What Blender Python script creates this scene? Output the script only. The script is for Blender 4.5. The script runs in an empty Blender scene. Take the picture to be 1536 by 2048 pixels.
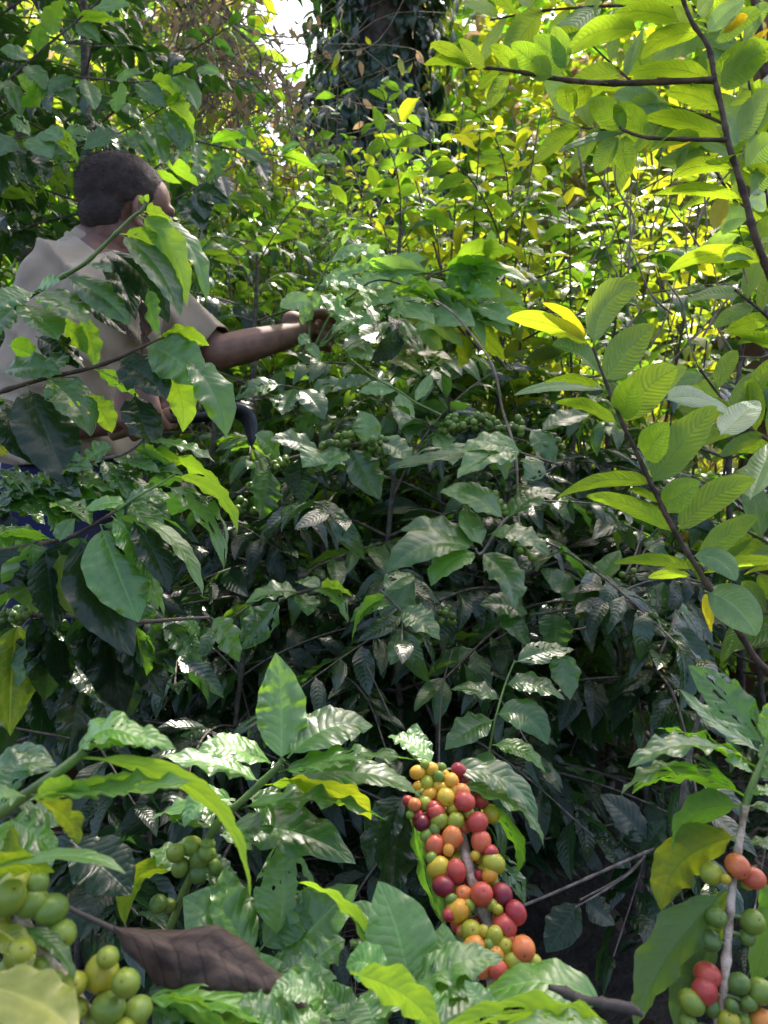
import bpy, math, random
import numpy as np
from mathutils import Vector, Matrix
rng = np.random.default_rng(11)
random.seed(11)
S = bpy.context.scene
COL = S.collection
PI = math.pi

# ------------------------------------------------------------------ camera
FPX = 1500.0                    # focal length in pixels of the 1536x2048 picture
CAM = np.array([0.0, 0.0, 1.0])
PITCH = math.radians(-4.0)
FWD = np.array([0, math.cos(PITCH), math.sin(PITCH)])
UPV = np.array([0, -math.sin(PITCH), math.cos(PITCH)])
RGT = np.array([1.0, 0, 0])

def P(px, py, d):
    """world point seen at pixel (px,py) of the full-size frame at depth d metres"""
    return CAM + d * (FWD + RGT * (px - 768) / FPX - UPV * (py - 1024) / FPX)

def proj(p):
    q = np.asarray(p) - CAM
    d = q @ FWD
    return 768 + FPX * (q @ RGT) / d, 1024 - FPX * (q @ UPV) / d, d

cd = bpy.data.cameras.new('camera')
cam = bpy.data.objects.new('camera', cd)
COL.objects.link(cam)
cam.location = CAM
cam.rotation_euler = (PI / 2 + PITCH, 0, 0)
cd.sensor_fit = 'VERTICAL'
cd.sensor_height = 36.0
cd.lens = FPX / 2048 * 36.0
cd.clip_start = 0.02
cd.clip_end = 2000
cd.dof.use_dof = True
cd.dof.focus_distance = 0.85
cd.dof.aperture_fstop = 13.0
S.camera = cam

# ------------------------------------------------------------------ scene tree helpers
def norm(v):
    v = np.asarray(v, float)
    return v / (np.linalg.norm(v, axis=-1, keepdims=True) + 1e-12)

def tag(o, label=None, cat=None, group=None, kind=None):
    if label: o['label'] = label
    if cat: o['category'] = cat
    if group: o['group'] = group
    if kind: o['kind'] = kind
    return o

def thing(name, label, cat, loc, group=None):
    o = bpy.data.objects.new(name, None)
    o.empty_display_size = 0.05
    COL.objects.link(o)
    o.location = loc
    return tag(o, label, cat, group)

def link(name, me, parent=None, loc=(0, 0, 0)):
    o = bpy.data.objects.new(name, me)
    COL.objects.link(o)
    o.location = loc
    if parent: o.parent = parent
    return o

def mesh_from(name, V, F, UV=None, tint=None, mats=(), midx=None, smooth=True, attrs=None):
    """V (n,3); F list of index lists or (m,4) array"""
    me = bpy.data.meshes.new(name)
    V = np.asarray(V, dtype=np.float32)
    if isinstance(F, np.ndarray):
        m, k = F.shape
        loops = F.reshape(-1).astype(np.int32)
        starts = np.arange(0, m * k, k, dtype=np.int32)
    else:
        m = len(F)
        lens = np.array([len(f) for f in F], dtype=np.int32)
        loops = np.array([i for f in F for i in f], dtype=np.int32)
        starts = np.concatenate([[0], np.cumsum(lens)[:-1]]).astype(np.int32)
    me.vertices.add(len(V)); me.vertices.foreach_set('co', V.reshape(-1))
    me.loops.add(len(loops)); me.loops.foreach_set('vertex_index', loops)
    me.polygons.add(m); me.polygons.foreach_set('loop_start', starts)
    if smooth: me.polygons.foreach_set('use_smooth', np.ones(m, dtype=bool))
    if midx is not None: me.polygons.foreach_set('material_index', np.asarray(midx, dtype=np.int32))
    me.update(calc_edges=True)
    if UV is not None:
        l = me.uv_layers.new(name='UVMap')
        l.data.foreach_set('uv', np.asarray(UV, dtype=np.float32)[loops].reshape(-1))
    if tint is not None:
        a = me.attributes.new('tint', 'FLOAT', 'POINT')
        t = np.full(len(V), tint, dtype=np.float32) if np.isscalar(tint) else np.asarray(tint, dtype=np.float32)
        a.data.foreach_set('value', t)
    for k_, v_ in (attrs or {}).items():
        a = me.attributes.new(k_, 'FLOAT', 'POINT')
        a.data.foreach_set('value', np.asarray(v_, dtype=np.float32))
    for mt in mats: me.materials.append(mt)
    me.validate()
    return me

class Batch:
    def __init__(s): s.V=[]; s.F=[]; s.UV=[]; s.T=[]; s.M=[]; s.n=0
    def add(s, V, F, UV, tint, mi=0):
        s.V.append(V); s.F.append(F + s.n); s.UV.append(UV)
        s.T.append(np.full(len(V), tint)); s.M.append(np.full(len(F), mi)); s.n += len(V)
    def tube(s, pts, rad, sides=6, mi=0, tint=0.5):
        V, F, UV = tube_arr(pts, rad, sides)
        s.add(V, F, UV, tint, mi)
    def mesh(s, name, mats, off=None):
        V = np.concatenate(s.V)
        if off is not None: V = V - np.asarray(off)
        return mesh_from(name, V, np.concatenate(s.F), np.concatenate(s.UV), np.concatenate(s.T), mats, np.concatenate(s.M))
    def build(s, name, mats, parent=None, loc=None):
        me = s.mesh(name, mats, loc)
        return link(name, me, parent, (0, 0, 0) if (parent or loc is None) else loc)

def spline(pts, n):
    """Catmull-Rom through pts (k,c) -> (n,c)"""
    p = np.asarray(pts, float)
    if len(p) == 2:
        t = np.linspace(0, 1, n)[:, None]
        return p[0] * (1 - t) + p[1] * t
    q = np.vstack([2 * p[0] - p[1], p, 2 * p[-1] - p[-2]])
    u = np.linspace(0, len(p) - 1, n)
    i = np.minimum(u.astype(int), len(p) - 2)
    f = (u - i)[:, None]
    a, b, c, d = q[i], q[i + 1], q[i + 2], q[i + 3]
    return 0.5 * (2 * b + (c - a) * f + (2 * a - 5 * b + 4 * c - d) * f ** 2 + (3 * b - a - 3 * c + d) * f ** 3)

def frames(A):
    T = norm(np.gradient(A, axis=0))
    N = np.zeros_like(T)
    h = np.array([0, 0, 1.0]) if abs(T[0][2]) < 0.9 else np.array([1.0, 0, 0])
    n = norm(h - (h @ T[0]) * T[0])
    for i in range(len(T)):
        n = norm(n - (n @ T[i]) * T[i]); N[i] = n
    return T, N, np.cross(T, N)

def tube_arr(pts, rad, sides=6, steps=None, bumps=None):
    p = np.asarray(pts, float)
    n = steps or max(2, (len(p) - 1) * 4 + 1)
    A = spline(p, n)
    r = np.atleast_1d(np.asarray(rad, float))
    if len(r) == 1: r = np.repeat(r, n)
    else: r = np.interp(np.linspace(0, 1, n), np.linspace(0, 1, len(r)), r)
    if bumps is not None: r = r * bumps(np.linspace(0, 1, n))
    T, N, B = frames(A)
    th = np.linspace(0, 2 * PI, sides, endpoint=False)
    V = (A[:, None, :] + r[:, None, None] * (np.cos(th)[None, :, None] * N[:, None, :] + np.sin(th)[None, :, None] * B[:, None, :])).reshape(-1, 3)
    i = np.arange(n - 1)[:, None] * sides; j = np.arange(sides)[None, :]; jn = (j + 1) % sides
    F = np.stack([i + j, i + jn, i + sides + jn, i + sides + j], -1).reshape(-1, 4)
    UV = np.stack([np.tile(th / (2 * PI), n), np.repeat(np.linspace(0, 1, n), sides)], -1)
    # end caps as degenerate-free quads are not needed on thin stems: add fans of quads when wide
    return V, F, UV

# ------------------------------------------------------------------ leaves
PROF = {'coffee': (0.72, 1.0), 'guava': (0.58, 0.72), 'pepper': (0.45, 0.8), 'weed': (0.5, 0.75)}

def leaf_grid(P0, Pm, P2, n, W, kind='coffee', nu=6, nv=10, wave=0.05, nw=5, fold=0.25, curl=-0.15, twist=0.0, corr=0.0, nveins=10, pet=0.07, r=None):
    r = r or rng
    a, b = PROF[kind]
    t = np.linspace(0, 1, nv + 1)
    P0, Pm, P2 = (np.asarray(x, float) for x in (P0, Pm, P2))
    tt = t[:, None]
    A = (1 - tt) ** 2 * P0 + 2 * tt * (1 - tt) * Pm + tt ** 2 * P2
    T = norm(2 * (1 - tt) * (Pm - P0) + 2 * tt * (P2 - Pm))
    n = np.asarray(n, float)[None, :]
    N = norm(n - np.sum(n * T, 1, keepdims=True) * T)
    B = np.cross(T, N)
    an = (twist * (t - 0.4))[:, None]
    N, B = N * np.cos(an) + B * np.sin(an), B * np.cos(an) - N * np.sin(an)
    s = np.clip((t - pet) / (1 - pet), 0, 1)
    pk = a / (a + b)
    prof = (s ** a) * ((1 - s) ** b) / (pk ** a * (1 - pk) ** b)
    w = W / 2 * prof + 0.0010 * np.clip((1 - s * 2), 0.05, 1)
    u = np.linspace(-1, 1, nu + 1)
    ua = np.abs(u)
    ph = r.uniform(0, 6.28, 4)
    side = (u > 0)
    phs = np.where(side, ph[0], ph[1])[None, :]
    ph2 = np.where(side, ph[2], ph[3])[None, :]
    nw = nw * .72
    wv = 2 * PI * nw * (s[:, None] + .05 * np.sin(5 * s[:, None] + ph2))
    sw = np.sin(wv + phs) * (.75 + .5 * np.sin(4.3 * s[:, None] + ph2)) + 0.3 * np.sin(2.3 * wv + ph2)
    sc = 1 + 0.022 * (wave / 0.05) ** 0.5 * np.sin(wv + phs + 1.2) * ua[None, :]
    lat = u[None, :] * w[:, None] * math.cos(fold) * sc
    h = ua[None, :] * w[:, None] * math.sin(fold) + curl * (ua ** 2)[None, :] * w[:, None]
    h = h + wave * W * (ua ** 1.6)[None, :] * sw * (prof ** 0.6)[:, None]
    if corr:
        phs_ = (s[:, None] - 0.17 * ua[None, :] ** 1.3) * nveins
        h = h + .5 * corr * W * (np.sin(PI * phs_) ** 2) * (np.sin(PI * np.clip(ua, 0, 1)) ** 0.7)[None, :] * (prof)[:, None]
    V = A[:, None, :] + B[:, None, :] * lat[:, :, None] + N[:, None, :] * h[:, :, None]
    UV = np.stack(np.broadcast_arrays((u / 2 + 0.5)[None, :], s[:, None]), -1).reshape(-1, 2)
    k = nu + 1
    i = np.arange(nv)[:, None] * k; j = np.arange(nu)[None, :]
    F = np.stack([i + j, i + j + 1, i + k + j + 1, i + k + j], -1).reshape(-1, 4)
    return V.reshape(-1, 3), F, UV

def rotm(axis, ang):
    return np.array(Matrix.Rotation(ang, 3, Vector(axis)))

# a small library of leaves in local space (base at origin, blade along +Y, upper face +Z), unit length 1
def make_lib(kind, n, ratio, nu, nv, wave, nw, droop=(0.0, 0.35), corr=0.02):
    lib = []
    for i in range(n):
        dr = rng.uniform(*droop)
        y2 = math.sqrt(max(0.3, 1 - dr * dr))
        lib.append(leaf_grid((0, 0, 0), (rng.uniform(-.06, .06), 0.5 * y2, 0.12 + dr * 0.25), (rng.uniform(-.1, .1), y2, -dr), (0, 0, 1),
                             ratio * rng.uniform(.85, 1.15), kind, nu, nv, wave * rng.uniform(.6, 1.5), nw + rng.uniform(-.8, .8),
                             rng.uniform(.05, .5), rng.uniform(-.45, .1), rng.uniform(-.8, .8), corr))
    return lib

def orient(direction, up, roll=0.0):
    """3x3 whose columns map local X,Y,Z ; Y -> direction, Z close to up"""
    y = norm(direction)
    z = norm(np.asarray(up) - (np.asarray(up) @ y) * y)
    x = np.cross(y, z)
    if roll:
        x, z = x * math.cos(roll) + z * math.sin(roll), z * math.cos(roll) - x * math.sin(roll)
    return np.stack([x, y, z], 1)

def put(batch, tpl, pos, direction, up, size, tint, roll=0.0, mi=0):
    V, F, UV = tpl
    R = orient(direction, up, roll)
    batch.add((V * size) @ R.T + np.asarray(pos), F, UV, tint, mi)
# ------------------------------------------------------------------ materials
class NT:
    def __init__(s, name):
        s.m = bpy.data.materials.new(name); s.m.use_nodes = True
        s.t = s.m.node_tree; s.t.nodes.clear()
        s.out = s.n('ShaderNodeOutputMaterial')
    def n(s, typ, **kw):
        nd = s.t.nodes.new(typ)
        for k, v in kw.items(): setattr(nd, k, v)
        return nd
    def l(s, a, b): s.t.links.new(a, b)
    def val(s, sock, v):
        if hasattr(v, 'is_output') or isinstance(v, bpy.types.NodeSocket): s.l(v, sock)
        else: sock.default_value = v
    def math(s, op, a, b=0.0, c=None, clamp=False):
        nd = s.n('ShaderNodeMath', operation=op); nd.use_clamp = clamp
        s.val(nd.inputs[0], a); s.val(nd.inputs[1], b)
        if c is not None: s.val(nd.inputs[2], c)
        return nd.outputs[0]
    def mix(s, f, a, b):
        nd = s.n('ShaderNodeMix', data_type='RGBA')
        s.val(nd.inputs[0], f)
        s.val(nd.inputs[6], a if isinstance(a, bpy.types.NodeSocket) else (*a, 1)); s.val(nd.inputs[7], b if isinstance(b, bpy.types.NodeSocket) else (*b, 1))
        return nd.outputs[2]
    def sstep(s, v, lo, hi):
        nd = s.n('ShaderNodeMapRange', interpolation_type='SMOOTHSTEP')
        s.val(nd.inputs[0], v); nd.inputs[1].default_value = lo; nd.inputs[2].default_value = hi
        return nd.outputs[0]
    def noise(s, vec, scale, detail=3.0, rough=0.55):
        nd = s.n('ShaderNodeTexNoise'); nd.inputs['Scale'].default_value = scale
        nd.inputs['Detail'].default_value = detail; nd.inputs['Roughness'].default_value = rough
        if vec is not None: s.l(vec, nd.inputs['Vector'])
        return nd.outputs['Fac']
    def attr(s, name):
        return s.n('ShaderNodeAttribute', attribute_name=name).outputs['Fac']
    def bump(s, h, strength, dist, nrm=None):
        nd = s.n('ShaderNodeBump'); nd.inputs['Strength'].default_value = strength; nd.inputs['Distance'].default_value = dist
        s.l(h, nd.inputs['Height'])
        if nrm is not None: s.l(nrm, nd.inputs['Normal'])
        return nd.outputs[0]
    def bsdf(s, **kw):
        nd = s.n('ShaderNodeBsdfPrincipled')
        for k, v in kw.items():
            so = nd.inputs[k.replace('_', ' ')]
            s.val(so, (*v, 1) if isinstance(v, tuple) and len(v) == 3 and so.type == 'RGBA' else v)
        return nd

def leaf_mat(name, c0, c1, under, trans0, trans1, rough=0.34, nveins=10, vk=0.17, vein=0.35, bump=1.0, spots=0.35, spotcol=(.10, .07, .02), holes=0.0, spec=0.5):
    m = NT(name)
    uv = m.n('ShaderNodeUVMap'); uv.uv_map = 'UVMap'
    sx = m.n('ShaderNodeSeparateXYZ'); m.l(uv.outputs[0], sx.inputs[0])
    u, v = sx.outputs[0], sx.outputs[1]
    ua = m.math('ABSOLUTE', m.math('MULTIPLY_ADD', u, 2.0, -1.0))
    tint = m.attr('tint')
    tc = m.n('ShaderNodeTexCoord')
    # per leaf offset of the noise
    cmb = m.n('ShaderNodeCombineXYZ'); m.l(u, cmb.inputs[0]); m.l(v, cmb.inputs[1]); m.l(m.math('MULTIPLY', tint, 37.0), cmb.inputs[2])
    vec = cmb.outputs[0]
    ph = m.math('MULTIPLY', m.math('MULTIPLY_ADD', m.math('POWER', ua, 1.3), -vk, v), float(nveins))
    ph = m.math('ADD', ph, m.math('MULTIPLY', m.noise(vec, 3.5, 3), 1.0))
    fr = m.math('ABSOLUTE', m.math('MULTIPLY_ADD', m.math('FRACT', ph), 2.0, -1.0))
    lat = m.sstep(fr, 0.86, 1.0)
    mid = m.math('SUBTRACT', 1.0, m.sstep(ua, 0.02, 0.075))
    veins = m.math('MAXIMUM', m.math('MULTIPLY', lat, 0.55), mid)
    col = m.mix(tint, c0, c1)
    n1 = m.noise(vec, 5.0, 4)
    col = m.mix(m.math('MULTIPLY', m.sstep(n1, 0.35, 0.75), 0.35), col, tuple(x * 1.7 for x in c1))
    col = m.mix(m.math('MULTIPLY', veins, vein), col, tuple(min(1, x * 2.4 + .02) for x in c1))
    n2 = m.noise(vec, 9.0, 5, 0.7)
    sp = m.math('MULTIPLY', m.sstep(n2, 0.66, 0.74), spots)
    col = m.mix(sp, col, spotcol)
    ucol = m.mix(m.math('MULTIPLY', veins, vein), under, tuple(min(1, x * 1.7) for x in under))
    ucol = m.mix(sp, ucol, spotcol)
    geo = m.n('ShaderNodeNewGeometry')
    fcol = m.mix(geo.outputs['Backfacing'], col, ucol)
    rg = m.math('MULTIPLY_ADD', m.noise(vec, 7.0, 3), 0.22, rough - 0.11)
    rg = m.math('MULTIPLY_ADD', geo.outputs['Backfacing'], 0.2, rg, clamp=True)
    # relief: bulge between veins + fine
    hgt = m.math('MULTIPLY', m.math('SUBTRACT', 1.0, m.math('POWER', fr, 2.0)), 1.0)
    hgt = m.math('SUBTRACT', hgt, m.math('MULTIPLY', mid, 0.8))
    hgt = m.math('ADD', hgt, m.math('MULTIPLY', m.noise(vec, 22.0, 3), 0.35))
    b = m.bump(hgt, 0.24 * bump, 0.0014)
    pb = m.bsdf(Base_Color=fcol, Roughness=rg, Specular_IOR_Level=m.math('MULTIPLY_ADD', geo.outputs['Backfacing'], -.7 * spec, spec))
    m.l(b, pb.inputs['Normal'])
    tr = m.n('ShaderNodeBsdfTranslucent')
    tcol = m.mix(tint, trans0, trans1)
    tcol = m.mix(m.math('MULTIPLY', veins, 0.45 + vein * .4), tcol, tuple(x * 0.45 for x in trans0))
    tcol = m.mix(m.math('MULTIPLY', m.sstep(n1, 0.3, 0.8), 0.4), tcol, tuple(x * 1.25 for x in trans1))
    tcol = m.mix(sp, tcol, tuple(x * 1.3 for x in spotcol))
    m.l(tcol, tr.inputs[0]); m.l(b, tr.inputs['Normal'])
    ad = m.n('ShaderNodeAddShader'); m.l(pb.outputs[0], ad.inputs[0]); m.l(tr.outputs[0], ad.inputs[1])
    sh = ad.outputs[0]
    if holes > 0:
        hn = m.math('ADD', m.noise(vec, 4.5, 2, 0.4), m.math('MULTIPLY', n2, 0.12))
        hm = m.math('GREATER_THAN', hn, 0.80 - holes)
        hm = m.math('MULTIPLY', hm, m.math('GREATER_THAN', ua, 0.10))
        tp = m.n('ShaderNodeBsdfTransparent')
        mx = m.n('ShaderNodeMixShader'); m.l(hm, mx.inputs[0]); m.l(sh, mx.inputs[1]); m.l(tp.outputs[0], mx.inputs[2])
        sh = mx.outputs[0]
    m.l(sh, m.out.inputs[0])
    return m.m

M = {}
CO = dict(c0=(.015, .042, .013), c1=(.030, .074, .016), under=(.055, .100, .030))
M['coffee'] = leaf_mat('coffee_leaf', **CO, trans0=(.065, .18, .010), trans1=(.15, .32, .010), rough=.31, spec=.55)
M['coffee_shade'] = leaf_mat('coffee_leaf_shade', c0=(.006, .018, .008), c1=(.012, .035, .011), under=(.024, .048, .022), trans0=(.012, .040, .006), trans1=(.032, .085, .007), rough=.20, spec=.6)  # canopy shade put into the colour: darker, less translucent copy of the coffee leaf
M['coffee_eaten'] = leaf_mat('coffee_leaf_eaten', **CO, trans0=(.065, .18, .010), trans1=(.15, .32, .010), rough=.31, spec=.55, holes=.12, spots=.7)
M['coffee_pale_eaten'] = leaf_mat('coffee_leaf_pale_eaten', c0=(.044, .105, .024), c1=(.072, .148, .034), under=(.085, .14, .04), trans0=(.095, .20, .012), trans1=(.15, .27, .014), rough=.37, spots=.9, spec=.65, holes=.10)
M['coffee_bright_eaten'] = leaf_mat('coffee_leaf_bright_eaten', c0=(.045, .13, .018), c1=(.075, .18, .02), under=(.08, .17, .04), trans0=(.13, .25, .010), trans1=(.21, .32, .012), rough=.30, spec=.7, holes=.09, spots=.8)
M['coffee_dark'] = leaf_mat('coffee_leaf_deep_shade', c0=(.005, .013, .007), c1=(.008, .021, .009), under=(.028, .065, .03), trans0=(.010, .032, .006), trans1=(.02, .055, .006), rough=.27, spec=.3)  # deep shade put into the colour: near-black copy of the coffee leaf
M['coffee_bright'] = leaf_mat('coffee_leaf_bright', c0=(.045, .13, .018), c1=(.075, .18, .02), under=(.08, .17, .04), trans0=(.13, .25, .010), trans1=(.21, .32, .012), rough=.30, spec=.7)  # brighter, more translucent green than the plain coffee leaf
M['coffee_pale'] = leaf_mat('coffee_leaf_pale', c0=(.044, .105, .024), c1=(.072, .148, .034), under=(.085, .14, .04), trans0=(.095, .20, .012), trans1=(.15, .27, .014), rough=.37, spots=.7, spec=.65)
M['coffee_yellow'] = leaf_mat('coffee_leaf_yellow', c0=(.05, .092, .012), c1=(.20, .19, .012), under=(.055, .090, .016), trans0=(.12, .22, .008), trans1=(.34, .30, .008), rough=.36, spots=.7, bump=.9, vein=.7)
M['coffee_yellow_soft'] = leaf_mat('coffee_leaf_yellow_soft', c0=(.10, .14, .02), c1=(.20, .20, .03), under=(.12, .15, .03), trans0=(.14, .22, .01), trans1=(.28, .28, .01), rough=.45, spots=.5, bump=.12, vein=.3)
M['coffee_mid'] = leaf_mat('coffee_leaf_mid', c0=(.016, .048, .012), c1=(.030, .080, .016), under=(.05, .09, .03), trans0=(.06, .15, .010), trans1=(.15, .26, .012), rough=.28, spec=.55)
M['guava'] = leaf_mat('guava_leaf', c0=(.040, .085, .020), c1=(.060, .115, .022), under=(.085, .14, .05), trans0=(.16, .28, .010), trans1=(.27, .36, .012), rough=.50, nveins=14, vk=.20, vein=.8, bump=2.6, spots=.25)
M['guava_pale'] = leaf_mat('guava_leaf_pale', c0=(.06, .12, .045), c1=(.10, .16, .065), under=(.14, .19, .10), trans0=(.14, .25, .03), trans1=(.18, .28, .03), rough=.45, nveins=14, vk=.20, vein=.5, bump=1.3, spots=.25)
M['guava_yellow'] = leaf_mat('guava_leaf_yellow', c0=(.20, .18, .012), c1=(.30, .17, .012), under=(.22, .2, .03), trans0=(.34, .33, .008), trans1=(.45, .28, .008), rough=.5, nveins=14, vk=.20, vein=.5, bump=1.3, spots=.5)
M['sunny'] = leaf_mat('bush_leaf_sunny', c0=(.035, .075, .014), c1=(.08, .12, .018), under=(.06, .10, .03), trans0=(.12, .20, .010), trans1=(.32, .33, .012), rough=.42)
M['pepper'] = leaf_mat('pepper_vine_leaf', c0=(.016, .036, .020), c1=(.026, .055, .026), under=(.04, .06, .04), trans0=(.012, .035, .008), trans1=(.02, .05, .008), rough=.28, nveins=5, vk=.3)
M['weed'] = leaf_mat('weed_leaf', c0=(.085, .165, .05), c1=(.13, .22, .075), under=(.13, .20, .09), trans0=(.11, .21, .03), trans1=(.17, .27, .04), rough=.5)

def dry_mat(name, c0, c1):
    m = NT(name)
    uv = m.n('ShaderNodeUVMap'); uv.uv_map = 'UVMap'
    sx = m.n('ShaderNodeSeparateXYZ'); m.l(uv.outputs[0], sx.inputs[0])
    ua = m.math('ABSOLUTE', m.math('MULTIPLY_ADD', sx.outputs[0], 2.0, -1.0))
    ph = m.math('MULTIPLY', m.math('MULTIPLY_ADD', ua, -.17, sx.outputs[1]), 9.0)
    fr = m.math('ABSOLUTE', m.math('MULTIPLY_ADD', m.math('FRACT', ph), 2.0, -1.0))
    n1 = m.noise(uv.outputs[0], 6.0, 6, .65)
    col = m.mix(m.sstep(n1, .3, .7), c0, c1)
    col = m.mix(m.math('MULTIPLY', m.sstep(fr, .78, 1.0), .65), col, tuple(x * .4 for x in c0))
    hgt = m.math('ADD', m.math('SUBTRACT', 1.0, m.math('POWER', fr, 2.0)), m.math('MULTIPLY', n1, 1.4))
    b = m.bump(hgt, .22, .0013)
    pb = m.bsdf(Base_Color=col, Roughness=.62, Specular_IOR_Level=.3)
    m.l(b, pb.inputs['Normal'])
    tr = m.n('ShaderNodeBsdfTranslucent'); m.l(m.mix(n1, tuple(x * .8 for x in c0), tuple(x * .7 for x in c1)), tr.inputs[0])
    ad = m.n('ShaderNodeAddShader'); m.l(pb.outputs[0], ad.inputs[0]); m.l(tr.outputs[0], ad.inputs[1])
    m.l(ad.outputs[0], m.out.inputs[0])
    return m.m
M['dry'] = dry_mat('dry_leaf', (.014, .009, .007), (.085, .053, .041))
M['drytan'] = dry_mat('dry_foliage', (.16, .10, .05), (.34, .25, .14))

def bark_mat(name, c0, c1, scale=60, rough=.8, bstr=.6):
    m = NT(name)
    tc = m.n('ShaderNodeTexCoord')
    mp = m.n('ShaderNodeMapping'); m.l(tc.outputs['Object'], mp.inputs[0])
    n1 = m.noise(mp.outputs[0], scale, 5, .65); n2 = m.noise(mp.outputs[0], scale * 4, 4, .6)
    col = m.mix(m.sstep(n1, .38, .62), c0, c1)
    col = m.mix(m.math('MULTIPLY', m.sstep(n2, .55, .7), .5), col, tuple(x * .4 for x in c0))
    pb = m.bsdf(Base_Color=col, Roughness=rough)
    m.l(m.bump(m.math('ADD', n1, n2), bstr, .002), pb.inputs['Normal'])
    m.l(pb.outputs[0], m.out.inputs[0])
    return m.m
M['bark'] = bark_mat('coffee_bark', (.07, .055, .045), (.17, .14, .12))
M['bark_pale'] = bark_mat('pale_bark', (.26, .18, .12), (.66, .53, .41), 90)
M['stem_green'] = bark_mat('green_stem', (.10, .17, .04), (.17, .26, .06), 40, .45, .15)
M['guava_bark'] = bark_mat('guava_bark', (.045, .028, .02), (.14, .09, .06), 40)
M['trunk'] = bark_mat('tree_bark', (.03, .024, .02), (.09, .07, .06), 12)
M['redtrunk'] = bark_mat('reddish_bark', (.10, .045, .02), (.20, .10, .05), 9)
M['vine'] = bark_mat('dry_vine', (.17, .12, .085), (.36, .28, .21), 30)
M['straw'] = bark_mat('straw', (.10, .075, .055), (.24, .19, .14), 25)

def cherry_mat():
    m = NT('coffee_cherry')
    tint = m.attr('tint'); ax = m.attr('apex')
    tc = m.n('ShaderNodeTexCoord')
    nz = m.noise(tc.outputs['Object'], 90.0, 3)
    f = m.math('ADD', tint, m.math('MULTIPLY', m.math('SUBTRACT', nz, .5), .22))
    f = m.math('ADD', f, m.math('MULTIPLY', m.math('SUBTRACT', ax, .5), .10), clamp=True)
    cr = m.n('ShaderNodeValToRGB'); m.l(f, cr.inputs[0])
    e = cr.color_ramp.elements
    e[0].position = 0.0; e[0].color = (.065, .13, .03, 1)
    e[1].position = 1.0; e[1].color = (.12, .008, .02, 1)
    for p_, c_ in ((.14, (.17, .25, .035)), (.25, (.34, .34, .03)), (.38, (.62, .36, .03)), (.55, (.62, .21, .05)), (.72, (.50, .085, .055)), (.85, (.32, .028, .04))):
        x = e.new(p_); x.color = (*c_, 1)
    sc = m.mix(m.math('MULTIPLY', m.sstep(m.noise(tc.outputs['Object'], 260.0, 4, .7), .64, .72), .5), cr.outputs[0], (.09, .05, .03))
    sc = m.mix(m.sstep(ax, .955, .985), sc, (.10, .05, .03))
    pb = m.bsdf(Base_Color=sc, Roughness=.36, Specular_IOR_Level=.4)
    pb.inputs['Subsurface Weight'].default_value = .12
    pb.inputs['Subsurface Radius'].default_value = (.004, .002, .001)
    pb.inputs['Subsurface Scale'].default_value = 1.0
    m.l(m.bump(m.noise(tc.outputs['Object'], 300.0, 2), .12, .001), pb.inputs['Normal'])
    m.l(pb.outputs[0], m.out.inputs[0])
    return m.m
M['cherry'] = cherry_mat()

def simple(name, c0, c1, scale, rough, bstr=.3, bd=.003, detail=4, metallic=0.0):
    m = NT(name)
    tc = m.n('ShaderNodeTexCoord')
    n1 = m.noise(tc.outputs['Object'], scale, detail)
    pb = m.bsdf(Base_Color=m.mix(m.sstep(n1, .3, .7), c0, c1), Roughness=rough, Metallic=metallic)
    m.l(m.bump(m.noise(tc.outputs['Object'], scale * 5, 3), bstr, bd), pb.inputs['Normal'])
    m.l(pb.outputs[0], m.out.inputs[0])
    return m.m
M['soil'] = simple('forest_soil', (.020, .015, .011), (.055, .042, .030), 6, .95, .8, .03)
M['skin'] = simple('skin', (.135, .066, .043), (.215, .110, .074), 30, .60, .25, .0008)
M['hair'] = simple('short_dark_hair', (.017, .010, .008), (.044, .028, .021), 60, .75, .8, .002)
M['blade'] = simple('dark_steel', (.020, .024, .030), (.055, .060, .070), 30, .38, .2, .001, metallic=.7)
M['wood'] = simple('worn_wood', (.14, .08, .045), (.24, .15, .09), 30, .6)
from mathutils import noise as mnoise
# ------------------------------------------------------------------ individually shaped branches near the camera
def PP(p): return P(*p)

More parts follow.
